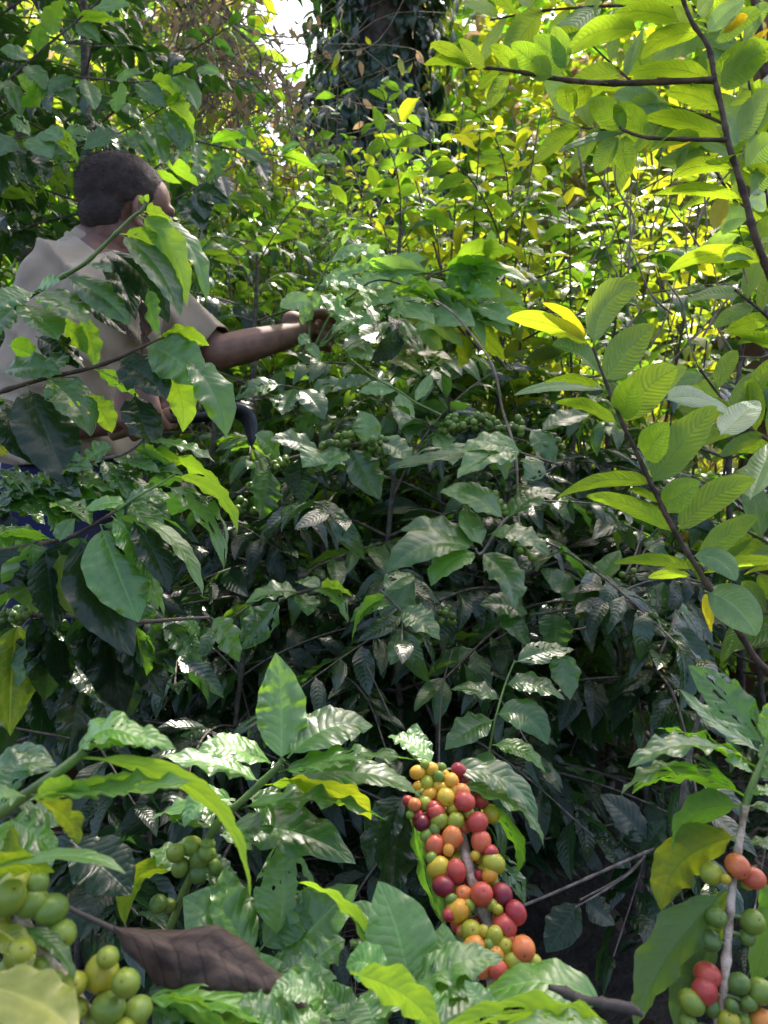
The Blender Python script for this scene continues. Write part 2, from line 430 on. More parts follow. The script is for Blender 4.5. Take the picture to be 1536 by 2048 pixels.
class Sprig:
    """a branch: an Empty at its base, a stem mesh, leaves and cherries each a mesh of its own"""
    def __init__(s, name, label, cat, base, group=None):
        s.loc = PP(base); s.root = thing(name, label, cat, s.loc, group)
    def stem(s, pts, rad, mat='stem_green', name='stem', nodes=0, sides=9):
        A = np.array([PP(p) for p in pts])
        s.axis = spline(A, 160)
        bm = None
        if nodes:
            def bm(t):
                return 1 + .28 * np.exp(-((((t * nodes + .5) % 1) - .5) / .09) ** 2) + .05 * np.sin(t * 57)
        V, F, UV = tube_arr(A, rad, sides, steps=max(12, len(pts) * 10), bumps=bm)
        o = link(name, mesh_from(name, V - s.loc, F, UV, .5, [M[mat]]), s.root)
        return o
    def leaf(s, b, t, w, roll=30, bow=(0, 0, 0), mat='coffee', wave=.06, fold=.22, curl=-.12, nw=5.5, twist=None, tint=None, corr=.014, kind='coffee', pet=.07, nu=12, nv=30, label=None, nveins=10):
        if mat in ('coffee', 'coffee_pale', 'coffee_bright') and rng.random() < .28: mat += '_eaten'
        B, T = PP(b), PP(t)
        d = (b[2] + t[2]) / 2
        if len(bow) == 2: bow = (*bow, 0)
        mid = P((b[0] + t[0]) / 2 + 1.6 * bow[0], (b[1] + t[1]) / 2 + 1.6 * bow[1], d + bow[2])
        ax = norm(T - B); c = norm(CAM - (B + T) / 2); c = norm(c - (c @ ax) * ax)
        e = np.cross(ax, c)
        if abs(e[2]) > .25:
            if e[2] < 0: e = -e
        elif e[0] < 0: e = -e
        a = math.radians(roll)
        n = c * math.cos(a) + e * math.sin(a)
        V, F, UV = leaf_grid(B, mid, T, n, w / FPX * d, kind, nu, nv, wave * (1.3 if kind == 'coffee' else 1), nw, fold, curl, rng.uniform(-.7, .7) if twist is None else twist, corr, nveins, pet)
        if mat == 'dry' and w > 60:
            V = V + np.array([n * (.0028 * mnoise.noise(Vector(p * 34)) + .0012 * mnoise.noise(Vector(p * 140))) + e * .004 * mnoise.noise(Vector(p * 50 + 9)) for p in V])
        me = mesh_from('leaf', V - B, F, UV, rng.uniform(.1, .9) if tint is None else tint, [M[mat]])
        o = link('leaf', me, s.root, B - s.loc)
        if label: o['label'] = label
        return o
    def cherry(s, x, y, d, diam, hue, axis=None, label=None, stalk=None):
        """diam in full-size pixels"""
        r = diam / 2 / FPX * d
        me = cherry_mesh(r, hue)
        c = P(x, y, d)
        o = link('cherry', me, s.root, c - s.loc)
        a = norm(axis if axis is not None else norm(CAM - c) * .5 + rng.normal(0, .55, 3) + np.array([0, 0, .1]))
        o.rotation_euler = Vector(a).to_track_quat('Z', 'Y').to_euler()
        if label: o['label'] = label
        if stalk is not None:
            k = stalk[np.argmin(np.linalg.norm(stalk - c, axis=1))]
            dv = norm(c - k)
            V, F, UV = tube_arr([k - s.loc, (k + c) / 2 - s.loc + np.array([0, 0, .001]), c - dv * r * .85 - s.loc], [.0015, .0010, .0013], 7)
            link('cherry_stalk', mesh_from('cherry_stalk', V, F, UV, .5, [M['stem_green']]), s.root)
        return o

def cherry_mesh(r, hue, nu=20, nv=14, aspect=None):
    th = np.linspace(0, PI, nv + 1)[1:-1]; ph = np.linspace(0, 2 * PI, nu, endpoint=False)
    asp = aspect or rng.uniform(1.08, 1.22)
    rr = np.sin(th)[:, None] * (1 + .025 * np.cos(2 * ph)[None, :])
    z = np.cos(th)[:, None] + 0 * ph[None, :]
    z = np.where(z > .93, .93 + (z - .93) * .2, z)
    V = np.stack([rr * np.cos(ph), rr * np.sin(ph), z * asp], -1).reshape(-1, 3)
    V = np.vstack([V, [[0, 0, .935 * asp], [0, 0, -asp]]])
    F = []
    k = nv - 1
    for i in range(k - 1):
        for j in range(nu):
            F.append((i * nu + j, (i + 1) * nu + j, (i + 1) * nu + (j + 1) % nu, i * nu + (j + 1) % nu))
    for j in range(nu):
        F.append((k * nu, j, (j + 1) % nu)); F.append((k * nu + 1, (k - 1) * nu + (j + 1) % nu, (k - 1) * nu + j))
    ap = np.concatenate([np.repeat(1 - th / PI, nu), [1, 0]])
    V = V * (1 + .02 * np.sin(V @ rng.normal(0, 2, 3) + 1)[:, None])
    return mesh_from('cherry', V * r, F, None, float(np.clip(hue + rng.normal(0, .02), 0, 1)), [M['cherry']], attrs={'apex': ap})

# ---- branch with green cherries, bottom left corner, closest to the lens
A = Sprig('coffee_branch', 'pale twig packed with plump green and yellowish cherries in the bottom left corner', 'coffee branch', (40, 1830, .35))
A.stem([(20, 1790, .36), (45, 1840, .355), (95, 1920, .35), (150, 1990, .345), (190, 2060, .34), (230, 2130, .335)], [.0026, .003, .0034], 'bark_pale', nodes=2)
for x, y, w, h in ((18, 1795, 66, .15), (63, 1805, 58, .12), (102, 1818, 60, .10), (30, 1770, 56, .2), (122, 1868, 58, .12), (-8, 1840, 60, .16), (75, 1770, 44, .08)):
    A.cherry(x, y, .35 + rng.uniform(-.006, .006), w, h)
for x, y, w, h in ((40, 1910, 66, .19), (18, 1938, 48, .20), (76, 1938, 46, .17), (150, 1968, 52, .17), (65, 1985, 46, .22), (203, 1946, 72, .20), (252, 1966, 60, .15), (217, 2015, 66, .18), (276, 2020, 56, .14), (196, 2046, 56, .19), (152, 2020, 50, .12), (215, 1915, 46, .19), (246, 2062, 50, .2), (110, 1965, 42, .12)):
    A.cherry(x, y, .338 + rng.uniform(-.006, .006), w * .93, h)
A.leaf((45, 1855, .345), (150, 1968, .33), 42, 40, (20, -20), 'coffee', tint=.4)
A.leaf((-30, 1850, .34), (55, 1960, .325), 60, 25, (25, -20), 'coffee_yellow', tint=.2)
A.leaf((-60, 1965, .31), (150, 2075, .29), 120, 20, (40, -15), 'coffee_yellow_soft', tint=.5, corr=0, label='blurred yellowish leaf in the bottom corner')
A.leaf((-40, 1880, .345), (10, 1720, .36), 70, 60, (-10, 0), 'coffee_yellow', tint=.1)

# ---- leafy shoot left, blurred
B = Sprig('coffee_branch', 'leafy shoot with a long drooping yellow-green leaf, low at the left edge', 'coffee branch', (-40, 1660, .40))
B.stem([(-60, 1670, .40), (20, 1612, .395), (70, 1578, .39), (130, 1535, .385), (175, 1498, .38)], [.0034, .003, .0022])
B.leaf((150, 1515, .38), (300, 1500, .385), 120, 62, (-10, -62), 'coffee_bright', tint=.3, wave=.04)
B.leaf((165, 1508, .38), (352, 1500, .39), 70, 55, (0, -40), 'coffee_bright', tint=.9, wave=.12, nw=7)
B.leaf((165, 1515, .38), (500, 1795, .37), 74, 118, (95, -75, .02), 'coffee_bright', tint=.7, wave=.05, nw=7, twist=.5)
B.leaf((60, 1590, .37), (388, 1562, .38), 96, 70, (0, 4), 'coffee_pale', tint=.5, wave=.09, nw=6, fold=.3)
B.leaf((70, 1600, .37), (370, 1570, .40), 70, 115, (0, -20), 'coffee_bright', tint=.4, wave=.07)
B.leaf((50, 1592, .375), (-70, 1640, .36), 80, 60, (0, -22), 'coffee_pale', tint=.5, wave=.09)
B.leaf((30, 1600, .38), (114, 1530, .40), 90, 45, (-50, -40), 'coffee', tint=.3, wave=.06)
B.leaf((-40, 1560, .42), (112, 1540, .41), 96, 40, (0, -30), 'coffee', tint=.2, wave=.05)
B.leaf((75, 1600, .39), (155, 1690, .38), 66, 125, (25, -10), 'coffee_yellow', tint=.2, wave=.08)
B.leaf((20, 1640, .39), (-10, 1800, .39), 90, 120, (20, 0), 'coffee_yellow', tint=.0)
B.leaf((70, 1600, .38), (200, 1600, .37), 60, 130, (0, -30), 'coffee_bright', tint=.5)
B.leaf((-40, 1745, .34), (252, 1748, .33), 56, 64, (35, -44), 'coffee_pale', tint=.2, wave=.04)
B.leaf((-40, 1760, .345), (110, 1745, .34), 80, 120, (0, -30), 'coffee_yellow', tint=.05)
B.leaf((140, 1680, .58), (262, 1790, .56), 120, 20, (10, 0), 'coffee_dark', tint=.8)
B.leaf((20, 1660, .50), (90, 1760, .48), 90, 20, (10, 0), 'coffee', tint=.3)

# ---- mid-left shoot with the upright leaf
C = Sprig('coffee_branch', 'green coffee shoot with one upright pointed leaf and a cluster of green cherries', 'coffee branch', (335, 1870, .60))
C.stem([(320, 1900, .61), (352, 1825, .60), (385, 1745, .575), (432, 1652, .56), (495, 1592, .55), (548, 1541, .545), (566, 1518, .545)], [.0030, .0030, .0027, .0020], 'stem_green', nodes=4)
C.leaf((562, 1528, .545), (551, 1305, .57), 104, 12, (8, 0, .01), 'coffee_pale', tint=.6, wave=.045, nw=7, corr=.03, fold=.15, label='upright pale green leaf with small brown bites')
C.leaf((552, 1532, .545), (396, 1500, .53), 92, 58, (0, -22), 'coffee_pale', tint=.9, wave=.05, label='pale leaf blotched with brown rot')
C.leaf((522, 1565, .55), (325, 1512, .54), 78, 60, (10, -14), 'coffee_pale', tint=.2, wave=.07)
C.leaf((575, 1516, .545), (746, 1452, .58), 120, 48, (-8, -34), 'coffee', tint=.6, wave=.05)
C.leaf((556, 1545, .545), (830, 1520, .52), 92, 62, (0, -22), 'coffee', tint=.8, wave=.085, nw=7)
C.leaf((585, 1550, .56), (842, 1594, .55), 84, 50, (25, -32), 'coffee', tint=.6, wave=.06)
C.leaf((480, 1618, .55), (770, 1640, .53), 86, 64, (0, -40), 'coffee', tint=.5, wave=.09, nw=7)
C.leaf((440, 1662, .56), (712, 1728, .54), 118, 40, (10, -40), 'coffee', tint=.1, wave=.05)
C.leaf((470, 1600, .555), (368, 1655, .54), 70, 40, (-20, -25), 'coffee_pale', tint=.7, wave=.06)
C.leaf((475, 1610, .56), (300, 1640, .57), 60, 60, (-10, -20), 'coffee_pale', tint=.4, wave=.09)
C.leaf((560, 1560, .57), (742, 1640, .59), 80, 130, (30, -20), 'coffee_yellow', tint=.25, wave=.05)
C.leaf((530, 1570, .57), (690, 1610, .60), 60, 120, (20, -20), 'coffee_bright', tint=.3)
C.leaf((440, 1670, .57), (505, 1700, .58), 40, 40, (5, -10), 'coffee_pale', tint=.3)
C.leaf((360, 1740, .59), (250, 1850, .575), 76, 118, (-38, -52), 'coffee_yellow', tint=.02, wave=.03)
for x, y, w, h in ((351, 1706, 36, .13), (382, 1692, 40, .16), (399, 1718, 40, .10), (361, 1735, 36, .08), (414, 1706, 34, .12), (428, 1736, 32, .10), (398, 1745, 40, .03), (416, 1690, 30, .12)):
    C.cherry(x, y, .565 + rng.uniform(-.006, .006), w, h)
C.cherry(317, 1808, .585, 36, .05); C.cherry(337, 1811, .592, 30, .08)

C2 = Sprig('coffee_branch', 'low coffee shoot with broad ribbed pale leaves behind the curled brown leaf', 'coffee branch', (520, 1990, .52))
C2.stem([(560, 2100, .50), (540, 2010, .515), (520, 1930, .53), (512, 1895, .535)], [.003, .002])
C2.leaf((515, 1915, .535), (366, 1795, .54), 150, 22, (0, -10), 'coffee_pale', tint=.5, corr=.07, wave=.05, nveins=8)
C2.leaf((508, 1905, .535), (452, 1735, .56), 110, 35, (-20, 0), 'coffee_pale', tint=.7, corr=.05)
C2.leaf((550, 1880, .54), (556, 1680, .57), 130, 20, (18, 0), 'coffee_pale', tint=.8, corr=.04, wave=.05)
C2.leaf((560, 1935, .53), (716, 1770, .55), 130, 32, (0, -10), 'coffee_pale', tint=.3, wave=.06, corr=.03)
C2.leaf((600, 2070, .48), (522, 1905, .50), 130, 25, (-12, 0), 'coffee_pale', tint=.1, wave=.07)
C2.leaf((690, 2080, .46), (610, 1905, .49), 120, 30, (-15, 10), 'coffee_pale', tint=.6, wave=.07)
C2.leaf((640, 2090, .46), (500, 2010, .47), 100, 30, (0, -20), 'coffee_pale', tint=.4)
C2.leaf((740, 2080, .45), (650, 1960, .46), 90, 40, (-10, 0), 'coffee', tint=.8)
C2.leaf((770, 1945, .45), (590, 1764, .47), 66, 112, (20, -45), 'coffee_bright', tint=.5, wave=.05, twist=-.6)
C2.leaf((772, 1930, .455), (690, 1810, .47), 70, 20, (25, -25), 'coffee_pale', tint=.4, wave=.04)
C2.leaf((520, 1935, .53), (600, 1960, .50), 70, 30, (0, -12), 'coffee', tint=.9)
C2.leaf((505, 1925, .53), (440, 1990, .50), 80, 30, (-10, 0), 'coffee', tint=.5)

D = Sprig('coffee_branch', 'bright shoot of broad leaves at the bottom edge below the ripe cherries', 'coffee branch', (850, 2060, .42))
D.stem([(870, 2140, .41), (850, 2060, .42), (832, 1985, .43), (822, 1955, .435)], [.003, .002])
D.leaf((818, 1985, .435), (756, 1762, .46), 150, 15, (15, 0), 'coffee_pale', tint=.45, wave=.035, fold=.12, nw=4)
D.leaf((828, 1975, .435), (885, 1845, .46), 86, 30, (25, 5), 'coffee_pale', tint=.6, wave=.03)
D.leaf((820, 1985, .43), (1008, 1918, .44), 96, 48, (-10, -30), 'coffee_pale', tint=.7, wave=.09)
D.leaf((828, 1990, .43), (960, 1990, .42), 100, 40, (0, -30), 'coffee', tint=.8, wave=.09)
D.leaf((1215, 2015, .41), (925, 2018, .42), 110, 40, (8, -66), 'coffee_bright', tint=.1, wave=.03, fold=.1)
D.leaf((1240, 2062, .385), (880, 2060, .38), 100, 115, (0, -48), 'coffee_bright', tint=.55, wave=.06)
D.leaf((1250, 2075, .37), (1010, 2060, .37), 70, 55, (0, -25), 'coffee_pale', tint=.5, wave=.08)
D.leaf((700, 1945, .39), (880, 2075, .37), 110, 128, (30, -20), 'coffee_bright', tint=.8, wave=.05)
D.leaf((770, 1960, .42), (692, 1935, .43), 80, 25, (0, -28), 'coffee_bright', tint=.1, wave=.04)
D.leaf((850, 2040, .41), (800, 1930, .44), 50, 40, (-10, 0), 'coffee', tint=.4)
D.leaf((1010, 2040, .40), (930, 1960, .41), 60, 40, (-10, 0), 'coffee_pale', tint=.4)

E0 = Sprig('coffee_branch', 'wavy yellow-green leaf and twig below the curled brown leaf at the bottom edge', 'coffee branch', (280, 2040, .38))
E0.stem([(300, 2120, .37), (285, 2040, .378), (280, 1990, .382)], [.0025, .0018])
E0.leaf((280, 2000, .38), (560, 2075, .37), 96, 60, (20, -45), 'coffee_bright', tint=.5, wave=.06)
E0.leaf((300, 2020, .38), (470, 2090, .36), 80, 120, (20, -30), 'coffee_bright', tint=.1)

# ---- dry curled leaf caught on the twigs
o = Sprig('dry_leaf', 'large curled dark brown dead leaf caught among the shoots', 'dead leaf', (230, 1855, .40))
o.stem([(118, 1806, .41), (170, 1832, .405), (235, 1862, .40)], [.0011, .0016], 'trunk', 'leaf_stalk')
o.leaf((225, 1857, .40), (622, 2050, .40), 165, 30, (40, -46, -.01), 'dry', wave=.12, nw=2.6, fold=.5, curl=-1.25, corr=.0, pet=.02, twist=.5, nveins=7).name = 'leaf_blade'
o = Sprig('dry_twig', 'short dark dry twig lying over the bottom leaves', 'dry twig', (1110, 1975, .39))
o.stem([(1098, 1974, .39), (1130, 1984, .39), (1158, 1998, .39), (1205, 2006, .388), (1262, 2018, .386), (1285, 2030, .385)], [.0012, .0030, .0022, .0030, .0012], 'trunk', 'twig', nodes=5)

# ---- the branch of ripe cherries
E = Sprig('coffee_branch', 'coffee branch crowded with red, orange and yellow ripening cherries', 'coffee branch', (960, 2010, .50))
q = lambda x, y: (780 + .2246 * x, 1500 + .2246 * y)
ed = lambda y: .60 - .00005 * y
E.stem([(*q(a, b), ed(b) + .004) for a, b in ((430, 120), (500, 380), (585, 580), (640, 750), (690, 980), (755, 1220), (835, 1440), (890, 1620), (920, 1820), (930, 2050), (935, 2400))], [.0020, .0030, .0042, .0046, .005], 'bark_pale', nodes=5, sides=12)
CH = '''310 130 80 .1;245 200 115 .45;370 180 120 .38;460 155 75 .1;435 240 95 .12;330 285 115 .2;545 270 120 .4;485 215 80 .38;435 325 105 .33;245 320 70 .36
355 390 110 .42;500 420 150 .33;590 370 110 .42;640 370 130 .55;660 460 165 .74;160 455 90 .8;215 485 110 .58;310 470 125 .15;400 520 120 .8;410 550 140 .76
180 575 70 .1;250 590 100 .85;285 650 135 1;435 630 150 .2;580 635 140 .2;780 645 170 .77;395 710 100 .08;325 760 100 .14;550 775 160 .58;600 800 100 .7;400 850 165 .66
810 815 165 .7;900 910 120 .84;370 960 90 .15;430 1050 170 .30;585 1080 165 .8;925 1010 170 .22;890 1110 120 .45;520 1110 80 .8;475 1215 165 .95;655 1290 150 .58
815 1285 185 .72;1000 1290 165 .95;550 1330 100 .12;600 1435 185 .42;520 1470 100 .8;910 1380 100 .2;1120 1450 175 .85;1020 1565 200 .72;720 1610 170 .22;830 1620 110 .25
930 1660 150 .2;880 1740 100 .12;1015 1745 145 .2;740 1760 170 .5;1050 1690 110 .6;1185 1765 190 .58;930 1840 160 .42;830 1870 120 .15;1090 1880 150 .25;640 1610 90 .6;1280 1890 130 .25
470 330 90 .36;560 520 100 .3;700 560 90 .22;520 890 90 .5;760 940 80 .35;880 1070 90 .36;700 1380 90 .2;960 1420 90 .25;820 1940 150 .6;960 1960 150 .7;1100 2020 150 .6;700 1900 130 .3'''
for ln in CH.split('\n'):
    for it in ln.split(';'):
        x, y, w, h = map(float, it.split())
        px, py = q(x, y)
        E.cherry(px, py, ed(y) - .006 + rng.uniform(-.003, .003), w * .2246 * 1.1, h)
for _ in range(40):
    y = rng.uniform(150, 1950); xc = np.interp(y, [120, 380, 580, 750, 980, 1220, 1440, 1620, 1820, 2050], [400, 460, 480, 560, 660, 740, 800, 860, 960, 960])
    px, py = q(xc + rng.choice([-1, 1]) * rng.uniform(90, 210), y)
    E.cherry(px, py, ed(y) + .002 + rng.uniform(0, .005), rng.uniform(110, 160) * .2246, rng.choice([.12, .2, .3, .42, .58, .75, .85]))
for _ in range(46):
    y = rng.uniform(150, 1950)
    xc = np.interp(y, [120, 380, 580, 750, 980, 1220, 1440, 1620, 1820, 2050], [400, 460, 480, 560, 660, 740, 800, 860, 960, 960])
    px, py = q(xc + rng.normal(0, 150), y)
    E.cherry(px, py, ed(y) + .010 + rng.uniform(0, .006), rng.uniform(100, 150) * .2246, rng.choice([.1, .2, .3, .42, .58, .75, .85]))
def ql(b, t, w, roll, bow=(0, 0), db=0., dt=0., **k):
    E.leaf((*q(*b), ed(b[1]) + .01 + db), (*q(*t), ed(t[1]) + .01 + dt), w * .2246, roll, (bow[0] * .2246, bow[1] * .2246), **k)
ql((470, 170), (1315, 620), 330, 45, (150, -170), .0, -.0, mat='coffee', tint=.5, wave=.07)
ql((560, 300), (1370, 870), 330, 62, (190, -130), -.0, .0, mat='coffee', tint=.8, wave=.06)
ql((620, 420), (1120, 1130), 330, 110, (260, -60), .01, .02, mat='coffee', tint=.4, wave=.05)
ql((850, 900), (1200, 1370), 220, 40, (70, -30), .02, .03, mat='coffee', tint=.5)
ql((170, 430), (500, 1580), 330, 120, (-40, 0), .02, .02, mat='coffee', tint=.3, wave=.05)
ql((160, 430), (40, 1330), 480, 30, (-60, 0), .03, .04, mat='coffee_dark', tint=.8, corr=.04)
ql((140, 400), (-190, 1080), 380, 30, (-60, -60), .03, .04, mat='coffee_dark', tint=.6)
ql((380, 140), (240, -240), 260, 30, (-80, 0), .03, .04, mat='coffee_pale', tint=.3)
ql((390, 130), (-20, -120), 240, 50, (0, -80), .02, .03, mat='coffee_pale', tint=.5, wave=.08)

# ---- right-hand branch
Fb = Sprig('coffee_branch', 'upright pale grey coffee twig with paired green and red cherries at the right edge', 'coffee branch', (1440, 2060, .46))
q2 = lambda x, y: (1230 + .365 * x, 1300 + .365 * y)
fd = lambda y: .52 - .00003 * y
Fb.stem([(*q2(a, b), fd(b)) for a, b in ((715, 850), (680, 1060), (640, 1330), (620, 1560), (600, 1800), (565, 2060), (545, 2300))], [.0022, .0024, .0026, .0029, .0030], 'bark_pale', nodes=5)
Fb_axis = Fb.axis
Fb.stem([(*q2(a, b), fd(b)) for a, b in ((850, 470), (825, 560), (768, 700), (722, 820), (714, 862))], [.0012, .0019, .0026, .0023], 'stem_green', 'shoot')
def fl(b, t, w, roll, bow=(0, 0), db=0., dt=0., **k):
    return Fb.leaf((*q2(*b), fd(b[1]) + db), (*q2(*t), fd(t[1]) + dt), w * .365, roll, (bow[0] * .365, bow[1] * .365), **k)
fl((825, 535), (400, 85), 230, 25, (10, -40), 0, .02, mat='coffee_eaten', tint=.55, wave=.05, corr=.03, label='pale glossy leaf with a bitten hole')
fl((800, 560), (355, 215), 150, 55, (-10, 20), .01, .03, mat='coffee_pale', tint=.4, wave=.07)
fl((745, 605), (70, 645), 200, 62, (-40, -130), 0, -.02, mat='coffee', tint=.8, wave=.10, nw=6, fold=.3)
fl((715, 810), (35, 795), 190, 72, (-60, -190), 0, -.02, mat='coffee', tint=.9, wave=.10, nw=6, fold=.3)
fl((712, 800), (90, 790), 190, 118, (-60, -150), .01, -.01, mat='coffee', tint=.7, wave=.08)
fl((770, 640), (230, 430), 130, 115, (-50, -60), .01, .03, mat='coffee', tint=.5, wave=.1)
fl((765, 680), (600, 600), 90, 60, (0, -20), -.01, -.01, mat='coffee_pale', tint=.3, wave=.08)
fl((700, 858), (315, 1100), 250, 125, (-110, -100), .01, .0, mat='coffee', tint=.6, wave=.03)
fl((690, 1020), (255, 1430), 330, 135, (-120, -90), .01, .01, mat='coffee_yellow', tint=.3, wave=.06, corr=.04)
fl((610, 1310), (110, 2090), 300, 150, (-90, -20), .0, -.01, mat='coffee_mid', tint=1., wave=.075, fold=.45, corr=.04, label='large translucent green leaf hanging down')
fl((640, 1290), (420, 1750), 230, 140, (-20, 20), .02, .02, mat='coffee_yellow', tint=.0, wave=.04)
fl((725, 1050), (900, 1180), 110, 60, (40, -50), -.01, -.02, mat='coffee', tint=.4)
fl((735, 855), (920, 960), 110, 60, (40, -40), -.01, -.02, mat='coffee', tint=.6)
fl((900, 1200), (750, 1850), 260, 140, (20, 0), .03, .02, mat='coffee', tint=.5)
fl((790, 620), (960, 480), 120, 40, (0, -30), 0, 0, mat='coffee_pale', tint=.3)
fl((780, 700), (960, 640), 120, 45, (0, -30), 0, 0, mat='coffee_pale', tint=.6)
fl((835, 500), (900, 250), 120, 30, (-30, 0), 0, 0, mat='coffee_bright', tint=.2)
fl((740, 790), (900, 800), 110, 60, (0, -30), -.01, -.02, mat='coffee', tint=.6)
for x, y, w, h in ((672, 1185, 124, .62), (758, 1250, 114, .70), (528, 1225, 120, .22), (605, 1255, 56, .33), (725, 1275, 80, .2), (555, 1465, 112, .06), (755, 1490, 130, .12), (520, 1590, 112, .04), (725, 1575, 90, .05), (505, 1780, 132, .72), (490, 1870, 136, .74), (420, 1930, 126, .16), (530, 1960, 92, .05), (677, 1828, 112, .04), (790, 1870, 136, .08), (640, 1950, 72, .08), (730, 1935, 84, .05), (400, 2040, 92, .1), (620, 2035, 124, .2), (800, 2035, 134, .48), (700, 2030, 90, .1)):
    px, py = q2(x, y)
    Fb.cherry(px, py, fd(y) - (.004 if x < 700 and x > 600 else 0) + rng.uniform(-.003, .003), w * .365, h, stalk=Fb_axis)

# ---- young guava leaning in from the right
G = Sprig('guava_sapling', 'young guava stem with paired ribbed oval leaves leaning in from the right', 'guava sapling', (1600, 1500, 1.12))
G.stem([(1186, 695, .98), (1212, 765, .985), (1240, 835, .99), (1276, 912, 1.0), (1312, 988, 1.0), (1352, 1068, 1.01), (1392, 1132, 1.02), (1428, 1190, 1.03), (1500, 1300, 1.06), (1600, 1500, 1.12), (1650, 2190, 1.22)], [.0015, .0026, .0032, .0037, .0043, .006], 'guava_bark', nodes=9)
def gl(b, t, w, roll, bow=(0, 0), mat='guava', dd=0., tint=None, dt=None, **k):
    d = np.interp(b[1], [690, 1190], [.985, 1.03])
    k.setdefault('wave', .03); k.setdefault('corr', .04); k.setdefault('fold', .2); k.setdefault('curl', -.12); k.setdefault('twist', rng.uniform(-.25, .25))
    return G.leaf((*b, d), (*t, d + (rng.uniform(-.04, .03) if dt is None else dt) + dd), w * .84, roll, bow, mat, tint=tint, kind='guava', nveins=14, nw=2.5, pet=.055, **k)
gl((1180, 690), (1013, 636), 74, 128, (0, -18), 'guava', tint=.9, dd=.02)
gl((1170, 680), (1085, 606), 50, 120, (10, -12), 'guava_yellow', tint=.5, dd=.03)
gl((1186, 690), (1282, 572), 92, 150, (-26, -30), 'guava', tint=1., dd=.03)
gl((1205, 755), (1104, 690), 78, 60, (0, -20), 'guava', tint=.2, fold=.5)
gl((1208, 762), (1308, 652), 92, 160, (-6, -6), 'guava', tint=.8, dd=.02)
gl((1200, 775), (1088, 766), 50, 115, (0, -15), 'guava', tint=.5)
gl((1210, 780), (1028, 790), 62, 60, (0, -18), 'guava_pale', tint=.1, dd=.10)
gl((1246, 848), (1356, 735), 104, 160, (-14, -14), 'guava', tint=.6)
gl((1290, 800), (1372, 742), 70, 130, (10, -10), 'guava', tint=1., dd=.09)
gl((1235, 848), (1110, 806), 62, 120, (0, -18), 'guava', tint=.3)
gl((1242, 838), (1272, 752), 74, 15, (-4, 4), 'guava', tint=.0, dt=-.07)
gl((1288, 915), (1338, 846), 82, 20, (-8, 8), 'guava', tint=.0, dt=-.08)
gl((1303, 968), (1434, 812), 100, 155, (-4, -6), 'guava', tint=.4)
gl((1290, 940), (1340, 912), 50, 20, (0, -10), 'guava_pale', tint=.5, dd=.05)
gl((1305, 968), (1112, 996), 64, 125, (0, -26), 'guava', tint=.3)
gl((1345, 1065), (1172, 992), 70, 130, (10, -18), 'guava', tint=.1)
gl((1316, 1006), (1256, 978), 40, 120, (0, -8), 'guava', tint=.5)
gl((1320, 1006), (1400, 962), 80, 20, (-4, 8), 'guava', tint=.0, dt=-.06)
gl((1356, 1064), (1512, 958), 84, 150, (-14, -16), 'guava', tint=.4)
gl((1396, 1128), (1518, 1034), 76, 140, (-8, -10), 'guava', tint=.2)
gl((1388, 1140), (1226, 1126), 56, 122, (0, -16), 'guava', tint=.3)
gl((1382, 1152), (1296, 1156), 42, 125, (0, -8), 'guava', tint=.6)
gl((1386, 1112), (1472, 1162), 64, 30, (10, -20), 'guava_pale', tint=.2, dt=-.04)
gl((1402, 1148), (1570, 1128), 56, 120, (0, -18), 'guava', tint=.7)
gl((1410, 1182), (1512, 1272), 100, 12, (12, -16), 'guava_pale', tint=.3, dt=-.05, corr=.04)
gl((1425, 1190), (1420, 1262), 60, 120, (-12, 0), 'guava_yellow', tint=.0, dd=.05)
gl((1300, 900), (1320, 960), 60, 20, (10, 0), 'guava_pale', tint=.2, dd=.12)
gl((1330, 800), (1470, 830), 76, 55, (0, -22), 'guava', tint=.3, dd=.14)
gl((1440, 870), (1515, 800), 76, 20, (0, 0), 'guava', tint=.2, dd=.16)
gl((1500, 1000), (1545, 880), 80, 30, (0, 0), 'guava_pale', tint=.2, dd=.1)

# ---- bigger guava, upper right, in the sun
H = Sprig('guava_tree', 'taller sunlit guava with glowing yellow-green leaves in the upper right', 'guava tree', (1640, 1100, 1.45))
q3 = lambda x, y: (1050 + .3164 * x, .3164 * y)
HD = 1.32
H.stem([(*q3(a, b), d) for a, b, d in ((960, -160, 1.30), (1000, 0, HD), (1062, 150, HD), (1160, 300, HD), (1200, 500, HD), (1250, 720, HD), (1290, 920, HD), (1340, 1080, HD), (1400, 1280, HD), (1450, 1480, HD), (1540, 1720, 1.34), (1640, 2000, 1.36), (1760, 2800, 1.42), (1890, 6250, 1.5))], [.003, .0042, .0052, .0066, .010], 'guava_bark', nodes=12)
H.stem([(*q3(a, b), d) for a, b, d in ((1195, 505, HD), (900, 515, 1.33), (650, 525, 1.34), (400, 520, 1.35), (150, 490, 1.36), (-60, 450, 1.37), (-250, 430, 1.38), (-370, 440, 1.38))], [.0055, .005, .0035, .002], 'guava_bark', 'branch', nodes=6)
H.stem([(*q3(a, b), d) for a, b, d in ((1270, 885, HD), (1000, 880, 1.31), (780, 870, 1.30), (640, 830, 1.29), (600, 800, 1.29))], [.004, .003, .002], 'guava_bark', 'branch', nodes=4)
def hl(b, t, w, roll=125, bow=(0, 0), mat='guava', dd=0., tint=None, **k):
    k.setdefault('wave', .03); k.setdefault('corr', .04); k.setdefault('fold', .18); k.setdefault('curl', -.12); k.setdefault('twist', rng.uniform(-.25, .25))
    return H.leaf((*q3(*b), HD + dd * .4), (*q3(*t), HD + dd + rng.uniform(-.05, .05)), w * .3164, roll, (bow[0] * .3164, bow[1] * .3164), mat, tint=tint, kind='guava', nveins=14, nw=2.5, pet=.055, **k)
